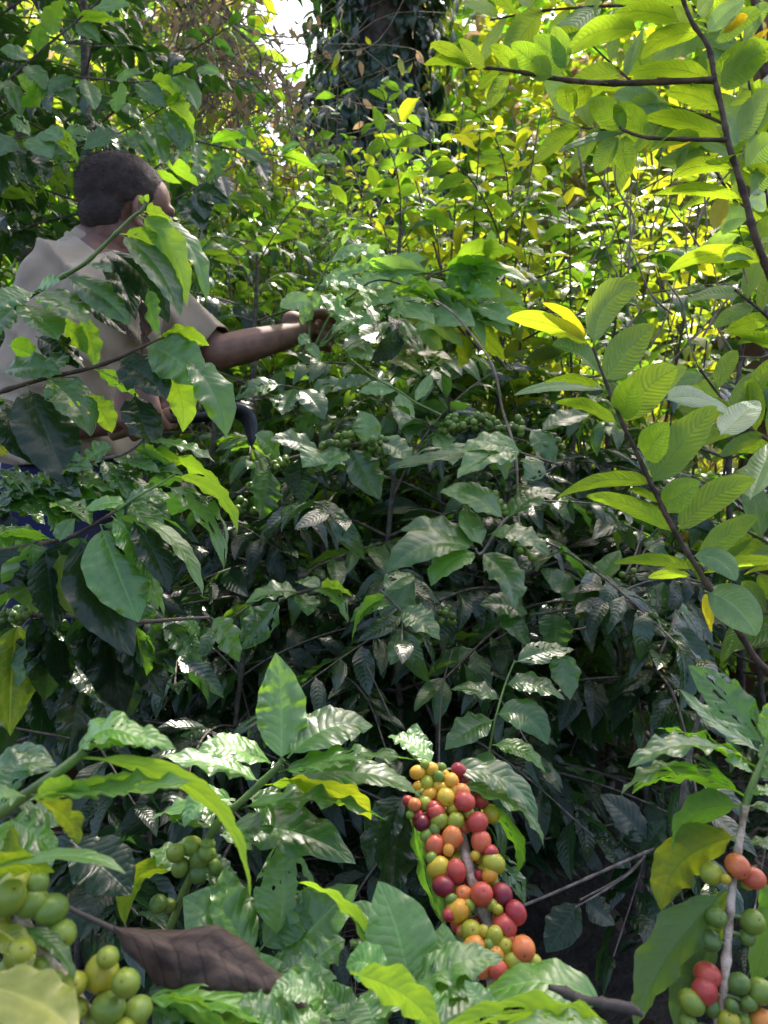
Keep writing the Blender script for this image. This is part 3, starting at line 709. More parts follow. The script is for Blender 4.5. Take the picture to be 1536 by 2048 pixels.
for a in (((980, 140), (555, 95), 190, 130, (0, -55)), ((725, 195), (258, 345), 210, 135, (-40, -85)), ((1130, 205), (735, 375), 190, 130, (-60, -60)), ((1180, 505), (645, 475), 170, 128, (0, -70)),
          ((1255, 705), (890, 590), 190, 130, (-20, -55)), ((1255, 890), (742, 745), 180, 130, (0, -65)), ((1110, 870), (808, 940), 120, 130, (0, -40)), ((1120, 870), (900, 960), 90, 120, (0, -30), 'guava_yellow'),
          ((1315, 1065), (925, 1130), 160, 130, (-20, -60)), ((1375, 1262), (812, 1230), 140, 125, (0, -60)), ((1300, 985), (1092, 890), 90, 50, (0, -10), 'guava_pale'),
          ((1390, 960), (1140, 1020), 90, 115, (0, 30)), ((1425, 1375), (1245, 1480), 180, 40, (-60, -40), 'guava_pale'), ((1290, 1260), (1195, 1445), 130, 150, (-30, 0), 'guava_yellow'),
          ((1405, 1270), (1520, 1330), 130, 30, (20, -40), 'guava_pale'), ((1520, 1665), (895, 1725), 190, 128, (-40, -110)), ((1200, 260), (1490, 90), 170, 140, (0, -30)),
          ((1225, 560), (1560, 300), 260, 145, (0, -40)), ((1310, 885), (1540, 560), 190, 150, (20, 0)), ((1400, 1080), (1580, 880), 220, 150, (-20, -20)), ((1055, 150), (935, 0), 130, 150, (0, 0)),
          ((1085, 90), (1210, -80), 140, 150, (0, 0)), ((1150, 210), (1390, -10), 150, 30, (0, -20), 'guava_pale'), ((1250, 210), (1410, 105), 110, 130, (0, -20), 'guava_yellow'),
          ((1420, 1230), (1580, 1050), 160, 150, (0, -20)), ((1305, 650), (1420, 640), 110, 140, (10, -30)), ((1200, 390), (1540, 380), 240, 140, (0, -30)), ((1060, 30), (560, 10), 180, 130, (0, -60)),
          ((1240, 700), (1330, 930), 90, 30, (20, 0), 'guava_pale'), ((1380, 1060), (1560, 1120), 120, 130, (0, -30)), ((1460, 1500), (1580, 1400), 140, 140, (0, -20)), ((1500, 1640), (1620, 1560), 160, 140, (0, -20)),
          ((1450, 1640), (1260, 1650), 100, 60, (0, -30), 'guava_pale'), ((1430, 1690), (1240, 1700), 100, 120, (0, -30))):
    hl(a[0], a[1], a[2], a[3], a[4], a[5] if len(a) > 5 else 'guava', dd=.03)
for a in (((175, 490), (-90, 280), 190, 150, (0, 0), .0), ((265, 445), (50, 235), 180, 150, (10, 0), .0), ((258, 440), (175, 168), 150, 150, (10, 0), .2), ((-40, 440), (-220, 290), 120, 140, (0, -20), .4),
          ((-330, 425), (-600, 280), 120, 130, (0, -30), .8), ((-330, 430), (-640, 410), 110, 120, (0, -40), .6), ((-250, 430), (-420, 250), 120, 140, (0, 0), .9), ((260, 530), (300, 715), 140, 160, (-20, 0), .3),
          ((380, 530), (320, 690), 110, 160, (20, 0), .8), ((-100, 460), (-240, 690), 110, 160, (-10, 0), .5), ((-160, 450), (-300, 560), 100, 130, (0, 0), .3), ((520, 525), (400, 620), 100, 140, (0, -20), .7),
          ((640, 830), (405, 640), 190, 150, (0, -20), .2), ((760, 868), (565, 660), 190, 150, (0, -20), .05), ((620, 840), (300, 940), 90, 60, (-20, -30), .3), ((640, 850), (660, 1085), 160, 30, (-30, 0), .0),
          ((600, 870), (450, 1095), 150, 150, (-30, 0), .1), ((640, 840), (200, 970), 90, 60, (-20, -30), .1), ((620, 820), (575, 700), 80, 140, (0, 0), .5)):
    hl(a[0], a[1], a[2], a[3], a[4], 'guava', dd=.04, tint=a[5])

# ---- branches hanging in front of the man
I1 = Sprig('coffee_branch', 'slanting green shoot whose long leaves hang in front of the man and reach his ear', 'coffee branch', (-20, 640, 1.02))
q4 = lambda x, y: (.293 * x, 280 + .293 * y)
I1.stem([(*q4(a, b), d) for a, b, d in ((-140, 1260, 1.05), (100, 1130, 1.02), (260, 1030, 1.0), (440, 925, .99), (570, 850, .98), (680, 750, .975), (790, 640, .97), (900, 530, .965), (970, 480, .96), (992, 420, .96))], [.0036, .003, .0024, .0016], 'stem_green', nodes=6)
def il(s, qf, sc, b, t, w, roll, bow=(0, 0), mat='coffee', d=.98, dt=0., **k):
    t = (b[0] + (t[0] - b[0]) * 1.1, b[1] + (t[1] - b[1]) * 1.1)
    return s.leaf((*qf(*b), d), (*qf(*t), d + dt), w * sc * 1.25, roll, (bow[0] * sc, bow[1] * sc), mat, **k)
for a in (((945, 510), (1245, 1080), 200, 140, (90, -70), 'coffee_bright', .8), ((970, 505), (1368, 1055), 150, 50, (130, -110), 'coffee', .9), ((985, 490), (1175, 560), 110, 130, (0, -30), 'coffee_bright', 1.),
          ((815, 640), (1195, 1150), 220, 40, (60, -70), 'coffee', .1), ((830, 640), (1110, 850), 150, 140, (60, -60), 'coffee_bright', .3), ((740, 745), (1110, 1210), 200, 35, (60, -50), 'coffee_dark', .9),
          ((700, 760), (905, 1190), 200, 40, (20, -40), 'coffee_dark', .6), ((445, 925), (850, 1235), 200, 30, (40, -30), 'coffee', .2), ((500, 980), (830, 1295), 160, 40, (0, 0), 'coffee_dark', .8),
          ((600, 850), (745, 900), 100, 60, (0, -30), 'coffee', .6), ((1010, 1010), (1075, 1300), 120, 140, (-10, 0), 'coffee', .9), ((990, 420), (1012, 375), 34, 20, (0, 0), 'coffee_bright', .8), ((985, 430), (950, 385), 30, 20, (0, 0), 'coffee_bright', .8),
          ((260, 1030), (560, 1240), 260, 48, (20, -30), 'coffee', .6), ((240, 1045), (-60, 1160), 170, 50, (0, -40), 'coffee', .8), ((150, 1110), (375, 1345), 240, 45, (20, -20), 'coffee', .7), ((100, 1130), (-100, 1330), 200, 45, (0, 0), 'coffee', .3),
          ((260, 1010), (400, 970), 90, 40, (0, -20), 'coffee', .6)):
    il(I1, q4, .293, a[0], a[1], a[2], a[3], a[4], a[5], .985, rng.uniform(-.05, .02), tint=a[6], wave=.06, corr=.045 if a[5] == 'coffee' else .02)
for a in (((375, 1230), (575, 1440), 130, 140, (30, -20), 'coffee_bright', .4), ((540, 1180), (640, 1520), 130, 140, (30, 0), 'coffee_bright', .1), ((240, 1340), (510, 1540), 180, 30, (20, -20), 'coffee_dark', .7),
          ((60, 1400), (245, 1470), 150, 150, (0, 0), 'coffee', .9), ((340, 1240), (560, 1530), 120, 60, (0, 20), 'coffee_dark', .6)):
    il(I1, q4, .293, a[0], a[1], a[2], a[3], a[4], a[5], 1.02, 0, tint=a[6])
# dead leaf shreds hanging
I1.leaf((*q4(960, 1080), .97), (*q4(960, 1480), .98), 26, 30, (6, 0), 'dry', wave=.2, curl=.5, label='shrivelled brown leaf hanging')
I1.leaf((*q4(800, 1260), .97), (*q4(920, 1390), .97), 12, 30, (0, -8), 'dry', wave=.2, curl=.5)

I2 = Sprig('coffee_branch', 'coffee branch with large drooping leaves hiding the man\'s hand at belt height', 'coffee branch', (-30, 790, 1.0))
q5 = lambda x, y: (.3646 * x, 700 + .3646 * y)
I2.stem([(*q5(a, b), d) for a, b, d in ((-160, 290, 1.05), (0, 230, 1.02), (230, 160, 1.0), (470, 105, .98), (640, 50, .97), (760, -10, .965), (900, -70, .96))], [.0038, .003, .0024, .0014], 'guava_bark', nodes=5)
for a in (((790, -30), (1072, 185), 240, 22, (30, -40), 'coffee_pale', .25, 0), ((1000, 40), (1218, 435), 190, 35, (60, -40), 'coffee', .95, 0), ((890, -80), (1125, -30), 120, 135, (0, -30), 'coffee_bright', .6, .02), ((860, -70), (1060, 20), 100, 125, (0, -40), 'coffee_bright', .3, .03),
          ((645, 55), (890, 250), 230, 25, (20, -30), 'coffee_dark', .9, -.02), ((740, 235), (862, 545), 190, 30, (-30, 0), 'coffee_dark', .7, -.03), ((870, 60), (990, 415), 180, 145, (60, -20), 'coffee_bright', .6, .03), ((520, 105), (740, 245), 100, 130, (20, 0), 'coffee', 1., .02),
          ((240, 140), (475, 445), 210, 30, (40, -30), 'coffee_eaten', .3, -.02), ((470, 240), (600, 435), 130, 150, (20, -10), 'coffee_bright', .9, .03), ((150, 190), (365, 700), 280, 22, (-10, 0), 'coffee_dark', .75, -.05),
          ((-60, 230), (155, 590), 230, 30, (20, -10), 'coffee_dark', .9, -.02), ((-40, 420), (25, 570), 120, 145, (0, 0), 'coffee_yellow', .3, 0), ((0, 120), (310, 130), 150, 45, (0, -40), 'coffee', .6, 0), ((-40, 200), (-120, 500), 200, 30, (0, 0), 'coffee', .4, 0),
          ((220, 150), (360, 10), 120, 50, (0, 0), 'coffee', .6, .04), ((280, 150), (400, 380), 150, 145, (20, 0), 'coffee_bright', .2, .05)):
    il(I2, q5, .3646, a[0], a[1], a[2], a[3], a[4], a[5], .98, a[7], tint=a[6], corr=.035)

I3 = Sprig('coffee_branch', 'narrow twig with wavy leaves lying across the man\'s blue shorts', 'coffee branch', (-30, 1000, .98))
I3.stem([(*q5(a, b), d) for a, b, d in ((-160, 850, 1.0), (0, 790, .98), (150, 740, .97), (320, 690, .96), (460, 620, .95), (680, 570, .94), (790, 490, .93))], [.003, .0025, .0014], 'bark', nodes=5)
for a in (((720, 535), (930, 645), 110, 130, (0, -20), 'coffee_bright', .6), ((790, 500), (1145, 605), 100, 65, (20, -40), 'coffee', .9), ((740, 540), (1190, 760), 110, 118, (60, -40), 'coffee_bright', .5), ((600, 590), (890, 690), 110, 60, (0, -20), 'coffee', .6),
          ((470, 620), (600, 545), 130, 45, (0, -20), 'coffee', .8), ((470, 630), (400, 640), 60, 40, (0, 0), 'coffee', .8), ((560, 600), (700, 800), 130, 40, (10, 0), 'coffee', .3), ((330, 690), (180, 750), 90, 60, (0, -30), 'coffee_pale', .3),
          ((340, 690), (620, 780), 120, 60, (0, -30), 'coffee', .6), ((200, 720), (310, 840), 120, 110, (0, -20), 'coffee_bright', .2), ((700, 570), (900, 700), 110, 30, (0, -20), 'coffee', .5), ((180, 740), (0, 860), 110, 55, (0, -30), 'coffee', .7),
          ((330, 700), (470, 880), 140, 110, (0, -20), 'coffee', .9)):
    il(I3, q5, .3646, a[0], a[1], a[2], a[3], a[4], a[5], .955, rng.uniform(-.04, .02), tint=a[6], wave=.10, corr=.03)

I4 = Sprig('coffee_branch', 'drooping coffee shoot with a big glossy bright green leaf in the lower left', 'coffee branch', (-40, 1110, .90))
I4.stem([(*q5(a, b), d) for a, b, d in ((-140, 1130, .93), (60, 1090, .91), (300, 1048, .89), (420, 1010, .88), (590, 910, .87), (640, 880, .87))], [.003, .0024, .0014], 'guava_bark', nodes=5)
I4.stem([(*q5(a, b), d) for a, b, d in ((590, 912, .87), (760, 800, .88), (860, 745, .88), (960, 680, .88))], [.0018, .0014, .001], 'stem_green', 'twig', nodes=3)
for a in (((950, 690), (1272, 975), 130, 115, (90, -65), 'coffee_bright', .6), ((900, 745), (1197, 1165), 160, 45, (90, -90), 'coffee', .7), ((605, 905), (770, 1210), 160, 30, (50, -20), 'coffee_bright', .1), ((550, 955), (742, 1445), 290, 14, (-10, 0), 'coffee_bright', .0),
          ((430, 1010), (705, 1620), 300, 20, (-30, 10), 'coffee_dark', .95), ((740, 900), (1078, 1305), 120, 55, (70, -60), 'coffee_pale', .5), ((640, 900), (800, 1165), 100, 120, (60, -30), 'coffee_bright', .5), ((175, 1035), (200, 1405), 280, 12, (0, 0), 'coffee_pale', .15),
          ((330, 1050), (405, 935), 90, 30, (-20, 0), 'coffee_pale', .3), ((690, 830), (915, 815), 110, 50, (0, -30), 'coffee', .9), ((700, 850), (480, 880), 110, 60, (0, -30), 'coffee_bright', .3), ((300, 830), (480, 950), 190, 60, (0, -30), 'coffee', .6),
          ((300, 1045), (0, 1030), 90, 120, (0, -30), 'coffee', .9), ((720, 920), (910, 1290), 160, 30, (20, -20), 'coffee_dark', .9), ((780, 1150), (890, 1430), 90, 60, (10, -20), 'coffee_pale', .4), ((320, 1100), (440, 1450), 180, 150, (0, 0), 'coffee_yellow', .0),
          ((100, 1080), (-20, 1330), 200, 30, (0, 0), 'coffee_dark', .9), ((250, 1100), (300, 1500), 220, 30, (0, 0), 'coffee_dark', .7), ((60, 1090), (-60, 960), 120, 50, (0, -20), 'coffee', .5)):
    il(I4, q5, .3646, a[0], a[1], a[2], a[3], a[4], a[5], .88, rng.uniform(-.03, .02), tint=a[6], wave=.045)

I5 = Sprig('coffee_branch', 'woody grey coffee twig with a tight knot of small green cherries at the left edge', 'coffee branch', (-30, 1232, .96))
I5.stem([(*q5(a, b), d) for a, b, d in ((-160, 1460, 1.0), (20, 1462, .98), (330, 1452, .96), (480, 1472, .95), (740, 1492, .95), (960, 1478, .96), (1150, 1466, .97)) ], [.003, .003, .0026, .0018], 'bark', nodes=7)
for x, y in ((95, 1420), (120, 1432), (75, 1450), (108, 1462), (140, 1455), (130, 1415), (88, 1480), (70, 1476), (105, 1490), (160, 1440), (60, 1440), (118, 1476), (28, 1440), (20, 1480), (10, 1455)):
    I5.cherry(.3646 * x, 700 + .3646 * y, .955 + rng.uniform(-.008, .008), 17, .03)
for a in (((100, 1475), (60, 2060), 260, 30, (-20, 0), 'coffee_yellow', .0), ((600, 1480), (720, 1960), 280, 25, (-30, 0), 'coffee_dark', .9), ((880, 1480), (1060, 1690), 170, 40, (20, -20), 'coffee', .4), ((1160, 1466), (1300, 1690), 140, 35, (10, -20), 'coffee', .6),
          ((1010, 1475), (1090, 1560), 90, 50, (0, -10), 'coffee', .8), ((330, 1460), (350, 1820), 200, 30, (0, 0), 'coffee_dark', .7), ((-80, 1470), (80, 1860), 220, 30, (60, -30), 'coffee', .9), ((250, 1470), (480, 1680), 120, 50, (0, -20), 'coffee', .3),
          ((480, 1480), (520, 1800), 200, 30, (0, 0), 'coffee_dark', .8), ((740, 1495), (800, 1760), 180, 120, (0, 0), 'coffee', .6), ((960, 1480), (920, 1720), 180, 30, (0, 0), 'coffee_dark', .9)):
    il(I5, q5, .3646, a[0], a[1], a[2], a[3], a[4], a[5], .97, rng.uniform(-.02, .04), tint=a[6], corr=.04)

# more wavy leaves along the twig over the shorts
for (bx, by, tx_, ty_, w_, r_, m_) in ((60, 985, 150, 1010, 40, 58, 'coffee'), (90, 978, 40, 1020, 42, 50, 'coffee'), (130, 965, 230, 985, 40, 60, 'coffee'), (150, 960, 120, 1010, 40, 40, 'coffee_bright'), (190, 945, 100, 950, 36, 58, 'coffee'), (220, 935, 300, 985, 46, 45, 'coffee'),
        (180, 955, 260, 1020, 48, 40, 'coffee'), (30, 995, -30, 1040, 50, 50, 'coffee'), (240, 925, 320, 945, 36, 60, 'coffee'), (110, 970, 180, 1030, 50, 40, 'coffee'), (20, 1000, 90, 1050, 50, 45, 'coffee'), (60, 985, -20, 975, 40, 60, 'coffee')):
    I3.leaf((bx, by, .96), (tx_, ty_, .95 + rng.uniform(-.04, .02)), w_ * 1.1, r_, (0, -10), m_, wave=.10, corr=.03)
for (bx, by, tx_, ty_, w_, r_, m_) in ((40, 1095, 110, 1200, 70, 25, 'coffee_dark'), (130, 1075, 100, 1230, 80, 25, 'coffee_dark'), (10, 1100, -10, 1220, 80, 30, 'coffee'), (90, 1085, 0, 1060, 50, 55, 'coffee'), (200, 1050, 330, 1060, 50, 60, 'coffee'), (230, 1040, 310, 1150, 70, 30, 'coffee_dark'), (260, 1000, 330, 1120, 70, 35, 'coffee'), (60, 1090, 30, 1180, 60, 145, 'coffee')):
    I4.leaf((bx, by, .90), (tx_, ty_, .89), w_ * 1.15, r_, (0, -6), m_, wave=.06, corr=.03)
for (bx, by, tx_, ty_, w_, r_, m_) in ((60, 1232, 140, 1360, 80, 25, 'coffee_dark'), (150, 1232, 200, 1340, 80, 25, 'coffee'), (200, 1232, 130, 1290, 60, 40, 'coffee_dark'), (20, 1235, -20, 1370, 90, 30, 'coffee_dark'), (110, 1235, 90, 1400, 90, 25, 'coffee_dark'), (240, 1240, 330, 1400, 90, 30, 'coffee_dark'), (300, 1245, 350, 1350, 70, 40, 'coffee'), (190, 1240, 250, 1430, 90, 30, 'coffee_dark')):
    I5.leaf((bx, by, .97), (tx_, ty_, .99), w_ * 1.15, r_, (0, -6), m_, wave=.05, corr=.04)

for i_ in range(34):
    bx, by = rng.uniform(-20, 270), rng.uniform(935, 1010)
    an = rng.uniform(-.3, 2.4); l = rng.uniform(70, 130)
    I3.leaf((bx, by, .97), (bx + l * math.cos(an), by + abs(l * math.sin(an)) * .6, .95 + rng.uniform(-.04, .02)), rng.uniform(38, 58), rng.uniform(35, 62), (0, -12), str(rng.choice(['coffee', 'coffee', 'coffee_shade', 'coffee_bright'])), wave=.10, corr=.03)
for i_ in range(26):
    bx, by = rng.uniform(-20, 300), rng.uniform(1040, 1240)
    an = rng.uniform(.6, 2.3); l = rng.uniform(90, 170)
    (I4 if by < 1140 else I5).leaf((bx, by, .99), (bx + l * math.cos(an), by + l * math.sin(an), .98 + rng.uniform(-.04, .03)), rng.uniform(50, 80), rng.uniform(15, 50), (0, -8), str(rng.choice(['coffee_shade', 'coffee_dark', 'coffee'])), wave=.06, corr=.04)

# a second guava and a low guava farther back, filling the upper right
def guava_behind(label, base, stem, sr, shoots, leafpx, n):
    s = Sprig('guava_tree', label, 'guava tree', base)
    s.stem(stem, sr, 'guava_bark', nodes=6)
    tot = sum(math.hypot(a[-1][0] - a[0][0], a[-1][1] - a[0][1]) for a in shoots)
    for a in shoots:
        s.stem(a, [.0045, .002], 'guava_bark', 'branch', nodes=4)
        A_ = spline(np.array(a, float), 40)
        L_ = math.hypot(a[-1][0] - a[0][0], a[-1][1] - a[0][1])
        k_ = max(4, int(n * L_ / tot))
        for j in range(k_):
            i_ = int(39 * (.1 + .9 * (j + .5 * rng.random()) / k_)); p = A_[min(39, i_)]
            tn = A_[min(39, i_ + 1)] - A_[max(0, i_ - 1)]; th = math.atan2(tn[1], tn[0]) + (1 if j % 2 else -1) * rng.uniform(.6, 1.35)
            l = leafpx * rng.uniform(.7, 1.25)
            mt = 'guava' if rng.random() < .93 else str(rng.choice(['guava_pale', 'guava_yellow', 'guava_pale']))
            s.leaf(tuple(p), (p[0] + l * math.cos(th), p[1] + l * math.sin(th) + rng.uniform(-5, 15), p[2] + rng.uniform(-.07, .07)), l * rng.uniform(.36, .46), rng.choice([rng.uniform(115, 155), rng.uniform(115, 155), rng.uniform(25, 60)]), (0, -l * .12), mt,
                   kind='guava', nveins=14, nw=2.5, pet=.05, corr=.05, wave=.025, nu=8, nv=16)
    return s
guava_behind('second guava farther back, its leafy branches filling the top right corner', (1700, 900, 1.9), [(1680, 1700, 1.95), (1640, 900, 1.9), (1560, 350, 1.85), (1500, -60, 1.85)], [.016, .009],
    [[(1560, 350, 1.85), (1450, 250, 1.82), (1300, 190, 1.8), (1150, 60, 1.8)], [(1530, 200, 1.85), (1420, 60, 1.84), (1330, -40, 1.84)], [(1600, 560, 1.87), (1500, 440, 1.86), (1430, 340, 1.86), (1400, 250, 1.86)], [(1500, 20, 1.85), (1300, 10, 1.83), (1100, 20, 1.82), (980, 40, 1.82)],
     [(1610, 600, 1.87), (1540, 420, 1.8), (1500, 180, 1.78), (1480, 60, 1.78)], [(1420, 230, 1.82), (1250, 260, 1.8), (1120, 250, 1.8)]], 118, 92)
guava_behind('low guava shoots behind the leaning sapling at the right edge', (1680, 1300, 1.5), [(1690, 1850, 1.55), (1670, 1300, 1.5), (1640, 1000, 1.48), (1600, 700, 1.46)], [.011, .006],
    [[(1640, 1000, 1.48), (1560, 900, 1.42), (1480, 840, 1.4), (1400, 740, 1.38)], [(1610, 740, 1.46), (1540, 640, 1.44), (1470, 580, 1.42)], [(1660, 1200, 1.48), (1570, 1110, 1.42), (1490, 1060, 1.38)], [(1665, 1280, 1.48), (1560, 1230, 1.4), (1470, 1230, 1.36)]], 125, 44)

# more overlapping broad leaves along the bottom edge
for (sp, bx, by, tx_, ty_, d0, w_, r_, m_) in ((C2, 560, 2080, 640, 1930, .46, 110, 30, 'coffee_pale'), (C2, 480, 2090, 420, 1975, .44, 100, 30, 'coffee'), (C2, 700, 2040, 610, 1985, .45, 90, 45, 'coffee_pale'), (C2, 600, 1960, 690, 1880, .50, 90, 35, 'coffee_pale'),
        (C2, 640, 2000, 560, 1930, .48, 90, 35, 'coffee'), (C2, 560, 1990, 470, 1930, .49, 80, 40, 'coffee_pale'), (D, 830, 2000, 700, 2030, .42, 90, 50, 'coffee_pale'), (D, 840, 2030, 930, 1950, .42, 90, 35, 'coffee_pale'), (D, 860, 2060, 1000, 2010, .40, 90, 45, 'coffee'),
        (D, 1000, 2080, 1110, 1990, .40, 90, 40, 'coffee'), (D, 900, 2080, 830, 1990, .40, 90, 30, 'coffee_bright'), (D, 1080, 2090, 1200, 2040, .385, 80, 50, 'coffee_pale'), (D, 760, 2080, 720, 1990, .41, 100, 30, 'coffee_pale'), (D, 790, 1960, 700, 1880, .45, 90, 35, 'coffee'),
        (E0, 300, 2080, 400, 1990, .375, 90, 40, 'coffee'), (E0, 420, 2090, 540, 2030, .37, 100, 45, 'coffee_bright'), (E0, 560, 2100, 640, 2030, .37, 90, 40, 'coffee_pale'), (C, 430, 1660, 330, 1620, .56, 80, 50, 'coffee'), (C, 400, 1740, 480, 1790, .56, 80, 40, 'coffee'), (C, 385, 1745, 300, 1700, .575, 80, 45, 'coffee_pale'),
        (C, 495, 1595, 620, 1680, .56, 90, 40, 'coffee'), (C2, 520, 1900, 640, 1800, .54, 100, 30, 'coffee'), (B, 30, 1610, 130, 1650, .40, 90, 45, 'coffee'), (B, 20, 1640, 120, 1720, .44, 100, 35, 'coffee'), (B, -20, 1660, 60, 1760, .46, 100, 30, 'coffee_pale')):
    sp.leaf((bx, by, d0), (tx_, ty_, d0 + .015), w_, r_, (0, -16), m_, wave=.075)

fl((600, 1500), (330, 2080), 250, 145, (-40, 0), .015, .01, mat='coffee_mid', tint=.8, wave=.06, fold=.4, corr=.04)
for (bx, by, tx_, ty_, d0, w_, r_, m_) in ((470, 1960, 600, 2040, .395, 80, 40, 'coffee_pale'), (300, 1985, 395, 2035, .385, 70, 45, 'coffee'), (580, 2060, 470, 2010, .38, 80, 40, 'coffee'), (640, 1990, 540, 1985, .395, 70, 40, 'coffee_pale')):
    E0.leaf((bx, by, d0), (tx_, ty_, d0 - .005), w_, r_, (0, -16), m_, wave=.075)
I6 = Sprig('coffee_branch', 'dark coffee twig with hanging leaves in front of the man\'s shin at the left edge', 'coffee branch', (-30, 1330, 1.12))
I6.stem([(-60, 1335, 1.14), (30, 1320, 1.12), (120, 1318, 1.11), (210, 1330, 1.10)], [.003, .0018], 'bark', nodes=4)
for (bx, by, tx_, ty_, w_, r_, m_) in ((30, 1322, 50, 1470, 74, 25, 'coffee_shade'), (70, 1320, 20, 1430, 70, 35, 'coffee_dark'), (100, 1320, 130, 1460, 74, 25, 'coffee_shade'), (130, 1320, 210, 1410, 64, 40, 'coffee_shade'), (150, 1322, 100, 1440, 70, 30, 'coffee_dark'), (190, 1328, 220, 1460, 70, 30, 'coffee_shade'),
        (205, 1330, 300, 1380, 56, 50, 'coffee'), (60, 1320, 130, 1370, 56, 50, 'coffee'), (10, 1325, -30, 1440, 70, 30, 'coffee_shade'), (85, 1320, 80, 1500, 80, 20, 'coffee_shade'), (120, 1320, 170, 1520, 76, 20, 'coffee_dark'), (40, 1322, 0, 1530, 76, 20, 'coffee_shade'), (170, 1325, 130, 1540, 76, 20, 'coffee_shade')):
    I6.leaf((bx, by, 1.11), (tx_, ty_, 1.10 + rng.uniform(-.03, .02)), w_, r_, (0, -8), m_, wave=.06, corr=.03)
# ------------------------------------------------------------------ terrain
def gz(x, y):
    x = np.asarray(x, float); y = np.asarray(y, float)
    r = np.clip(y - 2.6, 0, None)
    z = 0.17 * np.minimum(r, 30) + 0.04 * np.clip(r - 30, 0, 120)
    z = z + .03 * np.sin(1.7 * x + .6) * np.cos(1.3 * y) + .012 * np.sin(7.1 * x + 2 * y) * np.sin(6.3 * y - x)
    return z
g = np.concatenate([-np.geomspace(500, 3, 26), np.linspace(-2.8, 2.8, 57), np.geomspace(3, 500, 26)])
h = np.concatenate([-np.geomspace(200, 2, 12), np.linspace(-1.8, 4, 59), np.geomspace(4.1, 600, 40)])
GX, GY = np.meshgrid(g, h)
V = np.stack([GX, GY, gz(GX, GY)], -1).reshape(-1, 3)
k = len(g)
i = np.arange(len(h) - 1)[:, None] * k; j = np.arange(k - 1)[None, :]
F = np.stack([i + j, i + j + 1, i + k + j + 1, i + k + j], -1).reshape(-1, 4)
tag(link('ground', mesh_from('ground', V, F, None, None, [M['soil']])), kind='structure')

# straw and fallen leaves on the soil
def strips(n, xr, yr, L, w, mat, name):
    b = Batch()
    for _ in range(n):
        x, y = rng.uniform(*xr), rng.uniform(*yr)
        a = rng.uniform(0, 2 * PI); l = rng.uniform(*L)
        p = np.array([x, y, gz(x, y) + rng.uniform(.002, .03)])
        d = np.array([math.cos(a), math.sin(a), rng.uniform(-.15, .35)]) * l
        m = p + d * .5 + np.array([0, 0, rng.uniform(-.01, .03)]) + rng.normal(0, .02, 3)
        b.tube([p, m, p + d], [rng.uniform(*w), rng.uniform(*w) * .5], 4, 0)
    return tag(b.build(name, [M[mat]]), kind='stuff')
strips(2600, (-1.3, -.02), (.9, 2.8), (.08, .28), (.0009, .0022), 'straw', 'straw_litter')
lib_dry = make_lib('coffee', 8, .42, 4, 8, .12, 3, (-.2, .5))
b = Batch()
for _ in range(420):
    x, y = rng.uniform(-1.8, .6), rng.uniform(.7, 4)
    a = rng.uniform(0, 2 * PI)
    put(b, lib_dry[rng.integers(8)], (x, y, float(gz(x, y)) + .02), (math.cos(a), math.sin(a), rng.uniform(-.1, .4)), (rng.normal(0, .4), rng.normal(0, .4), 1), rng.uniform(.07, .13), rng.uniform(0, 1))
tag(b.build('leaf_litter', [M['dry']]), kind='stuff')

# ------------------------------------------------------------------ coffee shrubs
LIB = make_lib('coffee', 26, .38, 6, 11, .085, 5.5, (.0, .55), .05)

def branch_mesh(L, npairs, leafmat, size=(.092, .140), droop=(.15, .75)):
    b = Batch()
    s = np.linspace(0, 1, 9)
    wob = rng.uniform(-.08, .08)
    C_ = np.stack([s * L, wob * L * np.sin(s * 3), L * (.16 * s - rng.uniform(.25, .55) * s ** 2)], -1)
    b.tube(C_[::2], [.0036 * (L / .6) ** .5, .0014], 5, 0)
    for p_ in range(npairs):
        t = .16 + .84 * (p_ + .5 * rng.random()) / npairs
        q_ = np.array([np.interp(t, s, C_[:, c]) for c in range(3)])
        tan = norm(np.array([np.interp(min(1, t + .05), s, C_[:, c]) - np.interp(t - .05, s, C_[:, c]) for c in range(3)]))
        for sd in (-1, 1):
            if rng.random() < .08: continue
            a = rng.uniform(.7, 1.15) * (1 if t < .93 else .5)
            side = np.array([0, sd, 0.]) 
            d_ = norm(tan * math.cos(a) + side * math.sin(a) + np.array([0, 0, -rng.uniform(*droop)]))
            up = norm(np.array([rng.normal(0, .25), rng.normal(0, .25) , 1]) + tan * .2)
            sz = rng.uniform(*size) * (1 - .25 * t)
            put(b, LIB[rng.integers(len(LIB))], q_, d_, up, sz, rng.random(), rng.normal(0, .25), 1)
    put(b, LIB[rng.integers(len(LIB))], C_[-1], C_[-1] - C_[-2] + np.array([0, 0, .02]), (0, 0, 1), .07, rng.random(), 0, 1)
    return b.mesh('leafy_branch', [M['bark'], M[leafmat]])

BV = {}
def variants(mat):
    if mat not in BV:
        BV[mat] = {L: [branch_mesh(L, n_, mat) for _ in range(k_)] for L, n_, k_ in ((.25, 4, 3), (.45, 8, 5), (.7, 12, 6))}
    return BV[mat]

def blocked(p, pad=70):
    x, y, d = proj(p)
    if d < .15: return True
    if -150 < x < 1700 and -100 < y < 2150 and d < .95: return True
    if d < 1.95 and -pad - 40 < x < 440 and 300 - pad < y < 960: return True
    if d < 1.95 and 400 < x < 735 and 590 - pad < y < 760 + pad: return True
    if d < 1.6 and 300 < x < 560 and 780 - pad < y < 880 + 40: return True
    if d < 1.12 and 1000 < x < 1536 and 560 < y < 1300: return True
    if d < 1.45 and 900 < x and y < 620: return True
    return False

